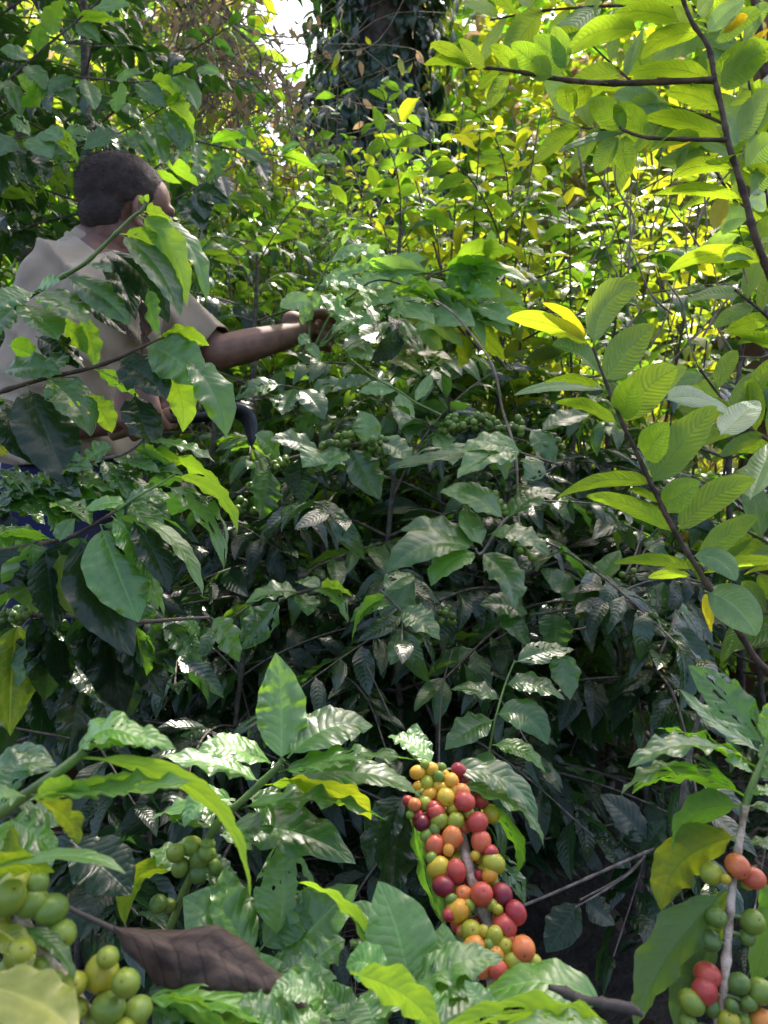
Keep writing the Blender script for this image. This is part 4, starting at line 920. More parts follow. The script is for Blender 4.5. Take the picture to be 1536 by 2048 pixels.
def shrub(label, px, d, h, spread=1.0, mat='coffee_shade', z0=.2, step=.092, name='coffee_shrub', cat='coffee shrub', lean=(0, 0), group=None, dens=1.0):
    x = (px - 768) / FPX * d
    y = d
    zb = float(gz(x, y))
    root = thing(name, label, cat, (x, y, zb), group)
    tx, ty = lean
    Aa = [(0, 0, -.05), (tx * .3 + .02, ty * .3, h * .35), (tx * .7 - .02, ty * .7 + .02, h * .7), (tx, ty, h)]
    V, F, UV = tube_arr(Aa, [.022 * h / 2, .014 * h / 2, .005], 7)
    link('stem', mesh_from('stem', V, F, UV, .5, [M['bark']]), root)
    vs = variants(mat)
    sp = spline(np.array(Aa), 60)
    z = z0; a0 = rng.uniform(0, PI)
    while z < h:
        t = z / h
        for s_ in (0, 1):
            if rng.random() > dens: continue
            az = a0 + s_ * PI + rng.normal(0, .25)
            ln = spread * (.30 + .5 * math.sin(PI * min(1, .18 + .82 * (1 - t)))) * rng.uniform(.8, 1.15)
            if t > .92: ln *= .6
            key = .25 if ln < .33 else .45 if ln < .56 else .7
            vk_ = variants('coffee_mid') if mat == 'coffee_shade' and rng.random() < .22 else vs
            me = vk_[key][rng.integers(len(vk_[key]))]
            ps = np.array([np.interp(z, sp[:, 2], sp[:, c]) for c in range(3)])
            el = rng.uniform(.1, .4) + (.5 if t > .9 else 0)
            dirv = np.array([math.cos(az) * math.cos(el), math.sin(az) * math.cos(el), math.sin(el)])
            base = ps + np.array([x, y, zb])
            if any(blocked(base + dirv * ln * f_ + np.array([0, 0, -.3 * ln * f_ * f_])) for f_ in (.3, .65, 1.0)): continue
            o = link('leafy_branch', me, root, ps)
            o.rotation_euler = (rng.normal(0, .2), -el, az)
            sc = ln / key
            o.scale = (sc, max(.8, min(1.15, sc)), max(.8, min(1.15, sc)))
        z += step * rng.uniform(.85, 1.15); a0 += PI / 2 + rng.normal(0, .3)
    return root

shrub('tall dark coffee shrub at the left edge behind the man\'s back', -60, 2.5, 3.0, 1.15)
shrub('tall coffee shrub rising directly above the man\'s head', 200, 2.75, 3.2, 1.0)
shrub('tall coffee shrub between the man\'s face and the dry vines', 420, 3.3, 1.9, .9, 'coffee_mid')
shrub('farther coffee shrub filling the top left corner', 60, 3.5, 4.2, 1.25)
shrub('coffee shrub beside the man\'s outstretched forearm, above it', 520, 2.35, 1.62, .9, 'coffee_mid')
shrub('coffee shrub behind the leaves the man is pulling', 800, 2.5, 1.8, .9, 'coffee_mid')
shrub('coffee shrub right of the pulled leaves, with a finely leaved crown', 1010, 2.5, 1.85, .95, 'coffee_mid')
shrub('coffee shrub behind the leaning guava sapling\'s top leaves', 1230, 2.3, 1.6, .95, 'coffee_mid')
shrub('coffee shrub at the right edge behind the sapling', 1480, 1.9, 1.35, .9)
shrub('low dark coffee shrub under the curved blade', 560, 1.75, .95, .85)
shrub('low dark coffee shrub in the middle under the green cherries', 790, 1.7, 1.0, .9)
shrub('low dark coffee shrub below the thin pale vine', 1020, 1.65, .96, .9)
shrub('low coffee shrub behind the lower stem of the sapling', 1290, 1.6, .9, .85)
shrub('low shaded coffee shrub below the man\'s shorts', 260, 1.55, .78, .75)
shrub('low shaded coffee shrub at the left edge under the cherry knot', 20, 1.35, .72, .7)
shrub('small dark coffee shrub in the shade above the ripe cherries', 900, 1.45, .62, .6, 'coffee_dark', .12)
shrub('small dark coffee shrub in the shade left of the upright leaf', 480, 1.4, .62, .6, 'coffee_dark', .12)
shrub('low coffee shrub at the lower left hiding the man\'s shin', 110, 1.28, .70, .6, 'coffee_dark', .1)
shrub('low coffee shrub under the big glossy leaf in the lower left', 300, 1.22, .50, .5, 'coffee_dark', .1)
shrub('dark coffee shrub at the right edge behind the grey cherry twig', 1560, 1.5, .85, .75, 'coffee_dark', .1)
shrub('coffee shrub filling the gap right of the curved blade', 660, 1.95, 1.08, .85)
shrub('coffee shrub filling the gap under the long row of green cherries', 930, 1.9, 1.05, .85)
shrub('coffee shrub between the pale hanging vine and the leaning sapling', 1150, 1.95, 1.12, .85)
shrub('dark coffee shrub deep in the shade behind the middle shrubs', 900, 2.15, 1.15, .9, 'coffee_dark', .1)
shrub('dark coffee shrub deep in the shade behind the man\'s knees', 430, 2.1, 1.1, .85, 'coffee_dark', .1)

# ------------------------------------------------------------------ sunlit bushes farther back: many upright shoots
LIBB = make_lib('coffee', 12, .42, 4, 7, .05, 4, (.0, .5), .02)
LIBP = make_lib('pepper', 10, .58, 4, 6, .02, 2, (.1, .5), .02)
LIBW = make_lib('weed', 8, .42, 4, 6, .05, 3, (0, .5), .03)
def bush(label, px, d, h, w, n, mat='sunny', size=(.08, .14), lib=None, pitch=.09, group=None, name='leafy_bush', cat='bush', z0=.35):
    lib = lib or LIBB
    x = (px - 768) / FPX * d; y = d
    zb = float(gz(x, y))
    root = thing(name, label, cat, (x, y, zb), group)
    st = Batch(); fo = Batch()
    for _ in range(n):
        a = rng.uniform(0, 2 * PI); rr = w * math.sqrt(rng.random())
        hh = h * rng.uniform(.5, 1.0)
        p0 = np.array([.2 * rr * math.cos(a), .2 * rr * math.sin(a), -.03])
        p3 = np.array([rr * math.cos(a), rr * math.sin(a), hh])
        pm = (p0 + p3) / 2 + rng.normal(0, .06 * h, 3)
        C_ = spline([p0, pm, p3], 24)
        st.tube([p0, pm, p3], [.008, .002], 5, 0)
        L_ = np.linalg.norm(np.diff(C_, axis=0), axis=1).sum()
        k_ = int(L_ * (1 - z0) / pitch)
        az = rng.uniform(0, PI)
        for i_ in range(k_):
            t = z0 + (1 - z0) * (i_ + rng.random() * .5) / k_
            q_ = C_[min(23, int(t * 23))]
            if blocked(q_ + np.array([x, y, zb]), 40): continue
            az += PI / 2
            for s_ in (0, 1):
                an = az + s_ * PI + rng.normal(0, .3)
                d_ = np.array([math.cos(an), math.sin(an), rng.uniform(-.6, .5) + (t > .92) * .6])
                put(fo, lib[rng.integers(len(lib))], q_ + norm(d_) * .012, d_, (rng.normal(0, .35), rng.normal(0, .35), 1), rng.uniform(*size) * (1.1 - .35 * t), rng.random(), rng.normal(0, .3))
    if st.n: st.build('stem', [M['bark']], root)
    if fo.n: fo.build('foliage', [M[mat]], root)
    return root
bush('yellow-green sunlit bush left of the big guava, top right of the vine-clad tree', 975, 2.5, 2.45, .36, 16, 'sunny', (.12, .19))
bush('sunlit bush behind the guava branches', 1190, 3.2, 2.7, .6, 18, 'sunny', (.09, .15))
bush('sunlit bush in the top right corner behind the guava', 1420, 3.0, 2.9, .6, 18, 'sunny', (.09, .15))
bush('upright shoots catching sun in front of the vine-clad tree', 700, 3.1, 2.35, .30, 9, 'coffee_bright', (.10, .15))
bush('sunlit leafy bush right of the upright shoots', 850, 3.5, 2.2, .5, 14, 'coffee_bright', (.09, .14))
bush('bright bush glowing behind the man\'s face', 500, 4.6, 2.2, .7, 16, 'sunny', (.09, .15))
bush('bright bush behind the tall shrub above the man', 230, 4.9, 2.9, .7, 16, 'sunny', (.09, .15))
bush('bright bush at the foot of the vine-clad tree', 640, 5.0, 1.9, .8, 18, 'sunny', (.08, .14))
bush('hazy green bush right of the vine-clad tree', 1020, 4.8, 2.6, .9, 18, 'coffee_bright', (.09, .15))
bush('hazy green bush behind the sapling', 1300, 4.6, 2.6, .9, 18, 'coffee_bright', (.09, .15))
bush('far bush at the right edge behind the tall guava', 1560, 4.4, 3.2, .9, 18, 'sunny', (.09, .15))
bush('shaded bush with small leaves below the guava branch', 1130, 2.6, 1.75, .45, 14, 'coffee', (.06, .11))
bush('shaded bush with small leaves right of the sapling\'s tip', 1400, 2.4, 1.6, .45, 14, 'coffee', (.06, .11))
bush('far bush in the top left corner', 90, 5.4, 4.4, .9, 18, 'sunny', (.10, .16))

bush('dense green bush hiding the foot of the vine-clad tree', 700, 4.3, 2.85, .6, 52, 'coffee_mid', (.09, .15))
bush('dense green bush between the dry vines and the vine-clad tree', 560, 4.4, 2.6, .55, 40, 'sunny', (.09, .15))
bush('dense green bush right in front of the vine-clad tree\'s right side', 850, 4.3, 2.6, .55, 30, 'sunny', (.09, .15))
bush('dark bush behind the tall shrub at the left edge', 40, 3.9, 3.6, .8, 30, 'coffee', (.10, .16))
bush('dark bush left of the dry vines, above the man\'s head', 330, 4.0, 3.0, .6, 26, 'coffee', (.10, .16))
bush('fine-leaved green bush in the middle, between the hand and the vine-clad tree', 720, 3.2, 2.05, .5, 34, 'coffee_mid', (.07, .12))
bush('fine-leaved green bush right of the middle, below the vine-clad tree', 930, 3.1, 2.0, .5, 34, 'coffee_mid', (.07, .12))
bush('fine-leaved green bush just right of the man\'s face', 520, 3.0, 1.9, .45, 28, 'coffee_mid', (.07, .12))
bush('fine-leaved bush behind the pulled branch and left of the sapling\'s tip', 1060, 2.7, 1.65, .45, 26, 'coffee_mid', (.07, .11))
# far thicket closing the view: reads as one mass
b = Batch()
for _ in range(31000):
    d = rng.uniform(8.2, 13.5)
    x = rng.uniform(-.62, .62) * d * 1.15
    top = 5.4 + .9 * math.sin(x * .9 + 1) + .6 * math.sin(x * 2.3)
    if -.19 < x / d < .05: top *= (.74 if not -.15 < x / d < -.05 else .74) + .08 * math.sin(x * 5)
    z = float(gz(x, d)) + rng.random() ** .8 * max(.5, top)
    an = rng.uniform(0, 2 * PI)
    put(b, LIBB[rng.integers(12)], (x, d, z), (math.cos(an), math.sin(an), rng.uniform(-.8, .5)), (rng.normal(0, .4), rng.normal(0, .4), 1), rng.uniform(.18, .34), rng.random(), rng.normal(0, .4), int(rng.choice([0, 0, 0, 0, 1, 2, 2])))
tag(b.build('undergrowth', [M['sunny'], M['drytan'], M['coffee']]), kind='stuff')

b = Batch()
for _ in range(9000):
    d = rng.uniform(14, 19); x = rng.uniform(-.66, .66) * d
    if -.155 < x / d < -.065: continue
    z = float(gz(x, d)) + rng.random() * 9.5
    an = rng.uniform(0, 2 * PI)
    put(b, LIBB[rng.integers(12)], (x, d, z), (math.cos(an), math.sin(an), rng.uniform(-.8, .5)), (rng.normal(0, .4), rng.normal(0, .4), 1), rng.uniform(.5, .8), rng.random(), rng.normal(0, .4), int(rng.choice([0, 1, 1])))
tag(b.build('far_woods', [M['sunny'], M['coffee_mid']]), kind='stuff')

# tall grass between the bushes
b = Batch()
for _ in range(2600):
    d = rng.uniform(2.6, 6.5); x = rng.uniform(-.35, .62) * d
    p = np.array([x, d, float(gz(x, d))]); hgt = rng.uniform(.5, 1.5)
    a = rng.uniform(0, 2 * PI); bend = rng.uniform(.1, .6) * hgt
    dv = np.array([math.cos(a), math.sin(a), 0])
    V, F, UV = leaf_grid(p, p + np.array([0, 0, hgt * .8]) + dv * bend * .2, p + np.array([0, 0, hgt * .85]) + dv * bend, np.array([-dv[1], dv[0], 0]) + dv * .2, rng.uniform(.008, .018), 'weed', 2, 7, .0, 2, .3, 0, rng.uniform(-1, 1), 0, pet=.0)
    b.add(V, F, UV, rng.random(), 0 if rng.random() < .5 else 1)
tag(b.build('tall_grass', [M['sunny'], M['drytan']]), kind='stuff')

# ------------------------------------------------------------------ the tree clad in pepper vine, its unseen crown above the frame shaped for shade
TD = 7.3
tx = (768 - 768) / FPX * TD
tz = float(gz(tx, TD))
VT = thing('vine_clad_tree', 'tall dark tree trunk completely clad in hanging glossy vine leaves', 'tree', (tx, TD, tz))
V, F, UV = tube_arr([(0, 0, -.1), (.05, .02, 1.5), (-.05, 0, 3.2), (.05, -.4, 5.0), (-.2, -1.2, 6.8), (-.4, -1.6, 8.4)], [.38, .35, .31, .24, .08], 14)
link('trunk', mesh_from('trunk', V, F, UV, .5, [M['trunk']]), VT)
lm = Batch()
lm.tube([(.05, -.4, 5.0), (-.2, -2.6, 5.2), (-.4, -4.4, 4.2), (-.5, -5.4, 3.7)], [.07, .02], 6, 0)  # invented limbs reaching out to the low shading lobe
lm.tube([(-.3, -1.6, 5.3), (-.8, -3.4, 5.0), (-1.2, -5.2, 3.8)], [.05, .015], 6, 0)
for k_ in range(9):
    a = rng.uniform(0, 2 * PI); z = rng.uniform(5.0, 6.6)
    e = np.array([1.6 * math.cos(a) - .45, 1.6 * math.sin(a) - 1.4, z + rng.uniform(.6, 1.8)])
    lm.tube([(-.1, -.7, z - .4), ((e[0] - .2) / 2, (e[1] - .8) / 2 - .3, z + .5), e], [.06, .015], 6, 0)
lm.build('limb', [M['trunk']], VT)
b = Batch()
for _ in range(5600):
    z = rng.uniform(.2, 5.6); a = rng.uniform(0, 2 * PI)
    rad = (.28 + .36 * rng.random() ** .6) * (1 + .3 * math.sin(2.6 * z + 1.5 * a) + .12 * math.sin(7 * z + 3 * a)) * (1.0 if z > 1.4 else .75)
    off = np.array([math.cos(a), math.sin(a), 0])
    pos = off * rad + np.array([0, -.3 * max(0, z - 4), z])
    put(b, LIBP[rng.integers(10)], pos, off * .45 + np.array([rng.normal(0, .3), rng.normal(0, .3), -.9]), off + np.array([0, 0, .35]) + rng.normal(0, .2, 3), rng.uniform(.13, .21), rng.random(), rng.normal(0, .3))
b.build('climbing_vine', [M['pepper']], VT)
b = Batch()
for _ in range(2100):
    v = norm(rng.normal(0, 1, 3)) * rng.random() ** .36
    pos = v * np.array([1.75, 1.9, 1.6]) + np.array([.45, -2.35, 6.7])
    if math.sin(pos[0] * 2.6) * math.sin(pos[1] * 2.2 + 1) * math.sin(pos[2] * 2.4) > .07: continue
    d_ = rng.normal(0, 1, 3); d_[2] -= .5
    put(b, LIBP[rng.integers(10)], pos, d_, (rng.normal(0, .5), rng.normal(0, .5), 1), rng.uniform(.17, .30), rng.random())
for cx_, cy_, cz_, rx_, ry_, rz_, n_ in ((-1.6, -1.7, 6.4, 1.9, 1.9, 1.3, 1300), (-1.0, -4.9, 3.7, 1.2, 1.2, .5, 480)):  # extra lobes out of view, added to block sun and sky over the middle
    for _ in range(n_):
        v = norm(rng.normal(0, 1, 3)) * rng.random() ** .36
        pos = v * np.array([rx_, ry_, rz_]) + np.array([cx_, cy_, cz_])
        if math.sin(pos[0] * 3.1 + 1) * math.sin(pos[1] * 2.9) > .42: continue
        d_ = rng.normal(0, 1, 3); d_[2] -= .5
        put(b, LIBP[rng.integers(10)], pos, d_, (rng.normal(0, .5), rng.normal(0, .5), 1), rng.uniform(.16, .26), rng.random())
b.build('crown', [M['pepper']], VT)

# brown trunk behind the guava at the right edge
rx = (1545 - 768) / FPX * 2.5
RT = thing('old_tree', 'reddish brown bare trunk at the right edge behind the guava', 'tree', (rx, 2.5, 0))
V, F, UV = tube_arr([(0, 0, -.1), (.03, .02, .8), (-.03, 0, 1.6), (.02, .04, 2.4), (.30, .1, 3.6), (1.3, .2, 5.4)], [.15, .115, .095, .085, .05], 14)
link('trunk', mesh_from('trunk', V, F, UV, .5, [M['redtrunk']]), RT)
b = Batch()
for _ in range(700):
    v = norm(rng.normal(0, 1, 3)) * rng.random() ** .4
    pos = v * np.array([1.1, 1.0, .9]) + np.array([1.6, .3, 5.7])
    d_ = rng.normal(0, 1, 3); d_[2] -= .3
    put(b, LIBB[rng.integers(12)], pos, d_, (rng.normal(0, .5), rng.normal(0, .5), 1), rng.uniform(.14, .22), rng.random())
b.build('crown', [M['sunny']], RT)

# dry vine tangle
VX = thing('dry_vine_tangle', 'tangle of dry reddish brown vines and twigs against the white sky', 'dry vines', P(520, 300, 4.3))
b = Batch(); lv = Batch()
o_ = P(520, 300, 4.3)
for _ in range(250):
    px0, py0 = rng.uniform(350, 600), rng.uniform(-160, 260)
    if px0 > 500 and py0 < 120: px0 -= 130
    d0 = 4.3 + rng.normal(0, .3)
    pts = [P(px0, py0, d0)]
    dx, dy = rng.normal(0, 40), rng.uniform(10, 90)
    for k_ in range(4):
        dx += rng.normal(0, 38); dy += rng.normal(0, 30)
        pts.append(P(px0 + dx * (k_ + 1) * .6, py0 + dy * (k_ + 1) * .7, d0 + rng.normal(0, .06)))
    b.tube([p - o_ for p in pts], [rng.uniform(.003, .007), .0015], 4, 0)
    for k_ in range(rng.integers(1, 6)):
        p = pts[rng.integers(5)] + rng.normal(0, .05, 3)
        put(lv, lib_dry[rng.integers(8)], p - o_, rng.normal(0, .5, 3) + np.array([0, 0, -.8]), rng.normal(0, 1, 3), rng.uniform(.05, .11), rng.random(), 0, int(rng.random() < .35))
b.build('stem', [M['vine']], VX); lv.build('dry_foliage', [M['drytan'], M['sunny']], VX)
for _ in range(44):
    px0, py0 = rng.uniform(1180, 1540), rng.uniform(330, 760)
    d0 = 2.0 + rng.normal(0, .25); an = rng.normal(-1.3, .6); ln = rng.uniform(90, 260)
    pts = np.array([P(px0 + ln * f_ * math.cos(an) + rng.normal(0, 14), py0 + ln * f_ * math.sin(an) + rng.normal(0, 14), d0) for f_ in (0, .35, .7, 1)])
    V, F, UV = tube_arr(pts - pts[0], [.0028, .0012], 5)
    tag(link('dry_twig', mesh_from('dry_twig', V, F, UV, .5, [M['vine']]), None, pts[0]), 'thin dry stem criss-crossing with others in the shade beyond the leaning guava sapling', 'dry twig', 'thin dry stems beyond the leaning sapling')

# ------------------------------------------------------------------ thin vines and twigs in the middle
def vine(name, label, cat, pts, r, mat):
    A_ = np.array([P(*p) for p in pts]); l = A_[-1]
    rt = thing(name, label, cat, l)
    V, F, UV = tube_arr(A_ - l, r, 6, bumps=lambda t: 1 + .15 * np.sin(t * 60))
    link('stem', mesh_from('stem', V, F, UV, .5, [M[mat]]), rt)
    return rt
vine('vine', 'thin pale vine hanging straight down through the middle of the shrubs', 'vine', [(868, 600, 1.5), (905, 625, 1.45), (960, 690, 1.42), (990, 745, 1.4), (1005, 820, 1.4), (1030, 900, 1.38), (1036, 1000, 1.36), (1040, 1128, 1.34), (1046, 1300, 1.32)], [.0022, .0026, .0022], 'vine')
vine('vine', 'thin curling pale vine hanging right of the sapling\'s tip', 'vine', [(1330, 560, 1.5), (1365, 610, 1.5), (1375, 670, 1.5), (1395, 730, 1.5), (1420, 748, 1.5), (1432, 744, 1.5)], [.0016, .0018, .0012], 'vine')
vine('dry_twig', 'forked pale dry twig below the sapling, among dark leaves', 'dry twig', [(1286, 1050, 1.3), (1270, 1110, 1.3), (1236, 1170, 1.3), (1190, 1215, 1.3), (1160, 1240, 1.3)], [.0015, .0026], 'vine')
vine('dry_twig', 'long pale dry twig sweeping left below the sapling', 'dry twig', [(1330, 1075, 1.28), (1290, 1100, 1.28), (1245, 1190, 1.28), (1180, 1250, 1.28), (1140, 1260, 1.28)], [.0012, .0020, .0012], 'vine')
vine('dry_twig', 'thin straw-coloured stem standing left of the upright dry stalks', 'dry twig', [(733, 1328, 1.1), (756, 1378, 1.1), (784, 1440, 1.1)], [.0008, .0012], 'straw')
vine('dry_twig', 'pair of straw-coloured stalks above the ripe cherries', 'dry twig', [(905, 1300, 1.15), (888, 1360, 1.15), (880, 1430, 1.13), (878, 1530, 1.1)], [.0008, .0014], 'straw')
vine('dry_twig', 'bare grey twig in the gloom between the two cherry branches', 'dry twig', [(1020, 1822, .92), (1110, 1785, .93), (1200, 1745, .95), (1290, 1705, .98), (1330, 1690, 1.0)], [.0018, .0024], 'bark')
vine('dry_twig', 'lower forked grey twig in the gloom beside the hanging dark leaf', 'dry twig', [(1150, 1815, .93), (1210, 1780, .95), (1260, 1745, .97), (1300, 1700, 1.0)], [.0012, .0018], 'bark')
vine('dry_twig', 'upright bare twig behind the shoot at the right edge', 'dry twig', [(1412, 1340, .80), (1400, 1420, .80), (1372, 1540, .80), (1358, 1660, .81)], [.0022, .0030], 'bark')
vine('dry_twig', 'dark twig lying across the shade at the left edge', 'dry twig', [(-20, 1448, 1.05), (60, 1462, 1.06), (140, 1476, 1.08)], [.0024, .0016], 'bark')

# ------------------------------------------------------------------ separate branches in the middle distance
def msprig(label, stem, sr, leaves, cherries=(), mat='bark', base=None, hue=.06, spread=16, cd_=15, name='coffee_branch', cat='coffee branch', corr=.045):
    s = Sprig(name, label, cat, stem[0])
    s.stem(stem, sr, mat, nodes=max(2, len(stem)))
    for a in leaves:
        s.leaf(a[0], a[1], a[2], a[3], a[4] if len(a) > 4 else (0, -12), a[5] if len(a) > 5 else 'coffee', corr=corr, wave=.052, nu=10, nv=20, tint=a[6] if len(a) > 6 else None)
    for (x0, y0, x1, y1, n_, d_) in cherries:
        for i_ in range(n_):
            f_ = rng.random()
            s.cherry(x0 + (x1 - x0) * f_ + rng.normal(0, spread * .45), y0 + (y1 - y0) * f_ + rng.normal(0, spread * .5), d_ + rng.normal(0, .012), cd_ * rng.uniform(.85, 1.1), hue + rng.uniform(-.04, .05))
    return s
d_ = 1.2
msprig('coffee branch with silvery ribbed leaves catching the light at the centre', [(1060, 1010, 1.3), (1010, 1040, 1.24), (965, 1105, d_), (950, 1098, d_)], [.003, .002], [
    ((955, 1106, d_), (862, 1172, 1.15), 84, 48, (-10, -20), 'coffee_pale', .5), ((960, 1104, d_), (1026, 1216, 1.14), 88, 40, (24, -10), 'coffee', .8), ((950, 1098, d_), (772, 1146, 1.16), 96, 50, (-10, -40), 'coffee', .9),
    ((955, 1098, 1.21), (800, 1060, 1.24), 80, 55, (0, -24), 'coffee', .9), ((965, 1092, 1.21), (935, 1010, 1.26), 60, 40, (-10, 0), 'coffee_pale', .2), ((975, 1070, 1.2), (1100, 1110, 1.16), 70, 58, (0, -26), 'coffee', .7),
    ((1010, 1040, 1.24), (880, 985, 1.26), 84, 52, (0, -26), 'coffee_pale', .2), ((1012, 1040, 1.24), (1120, 985, 1.3), 70, 55, (0, -22), 'coffee', .6), ((830, 1150, 1.18), (790, 1260, 1.15), 80, 30, (-20, 0), 'coffee', .4)],
    [(985, 985, 1010, 1020, 16, 1.27), (1030, 1060, 1060, 1120, 18, 1.25)])
d_ = 1.3
msprig('coffee branch with two broad white-gleaming leaves beside the thin pale vine', [(1120, 930, 1.42), (1070, 915, 1.36), (1040, 905, d_)], [.003, .0022], [
    ((1044, 905, d_), (914, 958, 1.24), 84, 40, (0, -30), 'coffee_pale', .3), ((1042, 902, d_), (920, 905, 1.28), 66, 50, (0, -22), 'coffee_pale', .5), ((1050, 910, d_), (1048, 960, 1.26), 60, 30, (20, 0), 'coffee', .9),
    ((1040, 905, d_), (770, 940, 1.3), 60, 60, (0, -20), 'coffee', .8)])
d_ = 1.42
msprig('dark branch loaded with green cherries in a long row at the centre', [(1110, 870, 1.5), (1040, 858, d_), (960, 852, d_), (880, 862, d_), (850, 850, d_)], [.0034, .0024], [
    ((870, 860, d_), (905, 930, 1.36), 60, 30, (10, 0), 'coffee_pale', .6), ((1000, 856, d_), (1010, 960, 1.4), 60, 30), ((940, 856, d_), (930, 960, 1.4), 70, 40, (0, -10), 'coffee_dark', .6), ((1060, 860, d_), (1110, 930, 1.4), 60, 40), ((1080, 864, d_), (1180, 830, 1.45), 56, 55)],
    [(885, 852, 1055, 852, 46, d_), (900, 838, 960, 842, 12, d_), (1075, 875, 1120, 890, 18, 1.44)])
msprig('coffee branch with bright folded leaves and two knots of green cherries left of centre', [(480, 985, 1.45), (560, 925, 1.4), (640, 905, 1.36), (700, 890, 1.34), (790, 880, 1.34)], [.0034, .0024], [
    ((640, 905, 1.36), (540, 880, 1.32), 60, 50), ((560, 920, 1.36), (510, 870, 1.33), 60, 45, (0, -10), 'coffee', .9), ((640, 900, 1.34), (605, 935, 1.3), 74, 30, (10, -10), 'coffee_pale', .6), ((725, 890, 1.33), (718, 822, 1.34), 62, 20, (14, 0), 'coffee_pale', .5),
    ((690, 900, 1.33), (650, 945, 1.30), 66, 40, (0, -10), 'coffee_pale', .7), ((760, 885, 1.33), (830, 930, 1.32), 66, 45), ((600, 915, 1.36), (600, 1010, 1.34), 80, 30, (0, 0), 'coffee_dark', .8), ((540, 935, 1.4), (520, 1040, 1.36), 80, 40, (0, 0), 'coffee', .3), ((700, 895, 1.34), (760, 1000, 1.33), 80, 30, (0, 0), 'coffee', .2)],
    [(640, 900, 700, 880, 22, 1.335), (725, 890, 775, 885, 16, 1.33), (530, 945, 570, 925, 9, 1.38), (484, 1000, 500, 1020, 7, 1.4), (490, 960, 505, 975, 4, 1.4)])
msprig('low dark coffee branch with green cherries below the forked dry twig', [(1330, 1180, 1.35), (1250, 1190, 1.3), (1160, 1215, 1.28), (1060, 1230, 1.28)], [.003, .002], [
    ((1160, 1210, 1.28), (1080, 1140, 1.3), 60, 45), ((1060, 1230, 1.28), (960, 1210, 1.28), 70, 50), ((1240, 1190, 1.3), (1250, 1290, 1.26), 80, 30), ((1110, 1225, 1.28), (1110, 1320, 1.25), 80, 30), ((1290, 1185, 1.3), (1380, 1260, 1.28), 80, 40, (0, -20), 'coffee_pale', .2), ((1180, 1205, 1.28), (1240, 1100, 1.32), 70, 50), ((1000, 1225, 1.28), (1060, 1300, 1.25), 60, 40)],
    [(1150, 1230, 1200, 1205, 14, 1.27), (1225, 1165, 1260, 1150, 9, 1.28), (880, 1215, 905, 1235, 8, 1.3), (1170, 1165, 1200, 1180, 8, 1.28)])
msprig('coffee branch with a spray of light green leaves pointing right, below the shrubs', [(560, 1200, 1.15), (600, 1185, 1.12), (640, 1176, 1.1)], [.0026, .0018], [
    ((640, 1178, 1.1), (706, 1195, 1.07), 44, 118, (0, -16), 'coffee_bright', .4), ((620, 1182, 1.1), (696, 1246, 1.06), 54, 58, (10, -30), 'coffee', .9), ((590, 1190, 1.12), (615, 1232, 1.1), 60, 50, (10, -10), 'coffee', .9), ((600, 1186, 1.12), (490, 1208, 1.1), 66, 58, (0, -18), 'coffee', .9),
    ((640, 1176, 1.1), (590, 1165, 1.12), 40, 55, (0, -10), 'coffee', .8), ((560, 1200, 1.14), (480, 1300, 1.12), 76, 35, (0, 0), 'coffee', .5)])
msprig('coffee leaves with bright edges crossing in front of the dark gap at the centre', [(860, 1290, 1.1), (800, 1220, 1.1), (760, 1180, 1.1)], [.0024, .0016], [
    ((775, 1190, 1.1), (704, 1288, 1.06), 52, 112, (-16, -20), 'coffee', 1.), ((790, 1210, 1.1), (700, 1245, 1.08), 50, 58, (0, -20), 'coffee', .9), ((800, 1220, 1.1), (880, 1280, 1.07), 74, 40), ((840, 1265, 1.1), (780, 1330, 1.06), 70, 40), ((770, 1185, 1.1), (830, 1150, 1.14), 60, 50)])
msprig('spray of toothed mid-green leaves on a green stem right of centre, above the gloom', [(978, 1505, 1.0), (990, 1440, 1.0), (1010, 1370, 1.02), (1030, 1320, 1.03)], [.0016, .0012], [
    ((990, 1430, 1.0), (1096, 1490, .97), 76, 32, (14, -34), 'coffee', .7), ((985, 1490, 1.0), (1090, 1545, .97), 56, 52, (10, -20), 'coffee_bright', .0), ((988, 1440, 1.0), (890, 1500, .98), 76, 40, (0, -14), 'coffee', .8), ((1010, 1370, 1.02), (1130, 1400, 1.0), 64, 50, (0, -20), 'coffee', .3),
    ((1000, 1400, 1.01), (900, 1380, 1.02), 54, 55, (0, -14), 'coffee', .3), ((980, 1500, 1.0), (960, 1560, .98), 50, 30, (0, 0), 'coffee', .9), ((1030, 1325, 1.03), (1150, 1300, 1.05), 60, 40, (0, -10), 'coffee', .6), ((1120, 1300, 1.05), (1140, 1400, 1.02), 66, 25, (0, 0), 'coffee', .8)], mat='stem_green')
msprig('dark hanging leaves on a twig low in the gloom, left of the grey cherry twig', [(1300, 1700, 1.0), (1250, 1750, .98), (1160, 1800, .95)], [.0016, .0012], [
    ((1160, 1803, .95), (1092, 1905, .93), 76, 24, (0, 0), 'coffee_dark', .8), ((1170, 1800, .95), (1230, 1850, .94), 60, 30, (0, 0), 'coffee_dark', .5), ((1260, 1740, .98), (1190, 1680, 1.0), 64, 45, (0, -10), 'coffee_dark', .6), ((1300, 1690, 1.0), (1200, 1590, 1.02), 80, 40, (0, -10), 'coffee_dark', .5), ((1280, 1715, 1.0), (1330, 1640, 1.0), 60, 40, (0, 0), 'coffee_dark', .7)])
d_ = 1.62
q6 = lambda x, y: (400 + .43 * x, 460 + .43 * y)
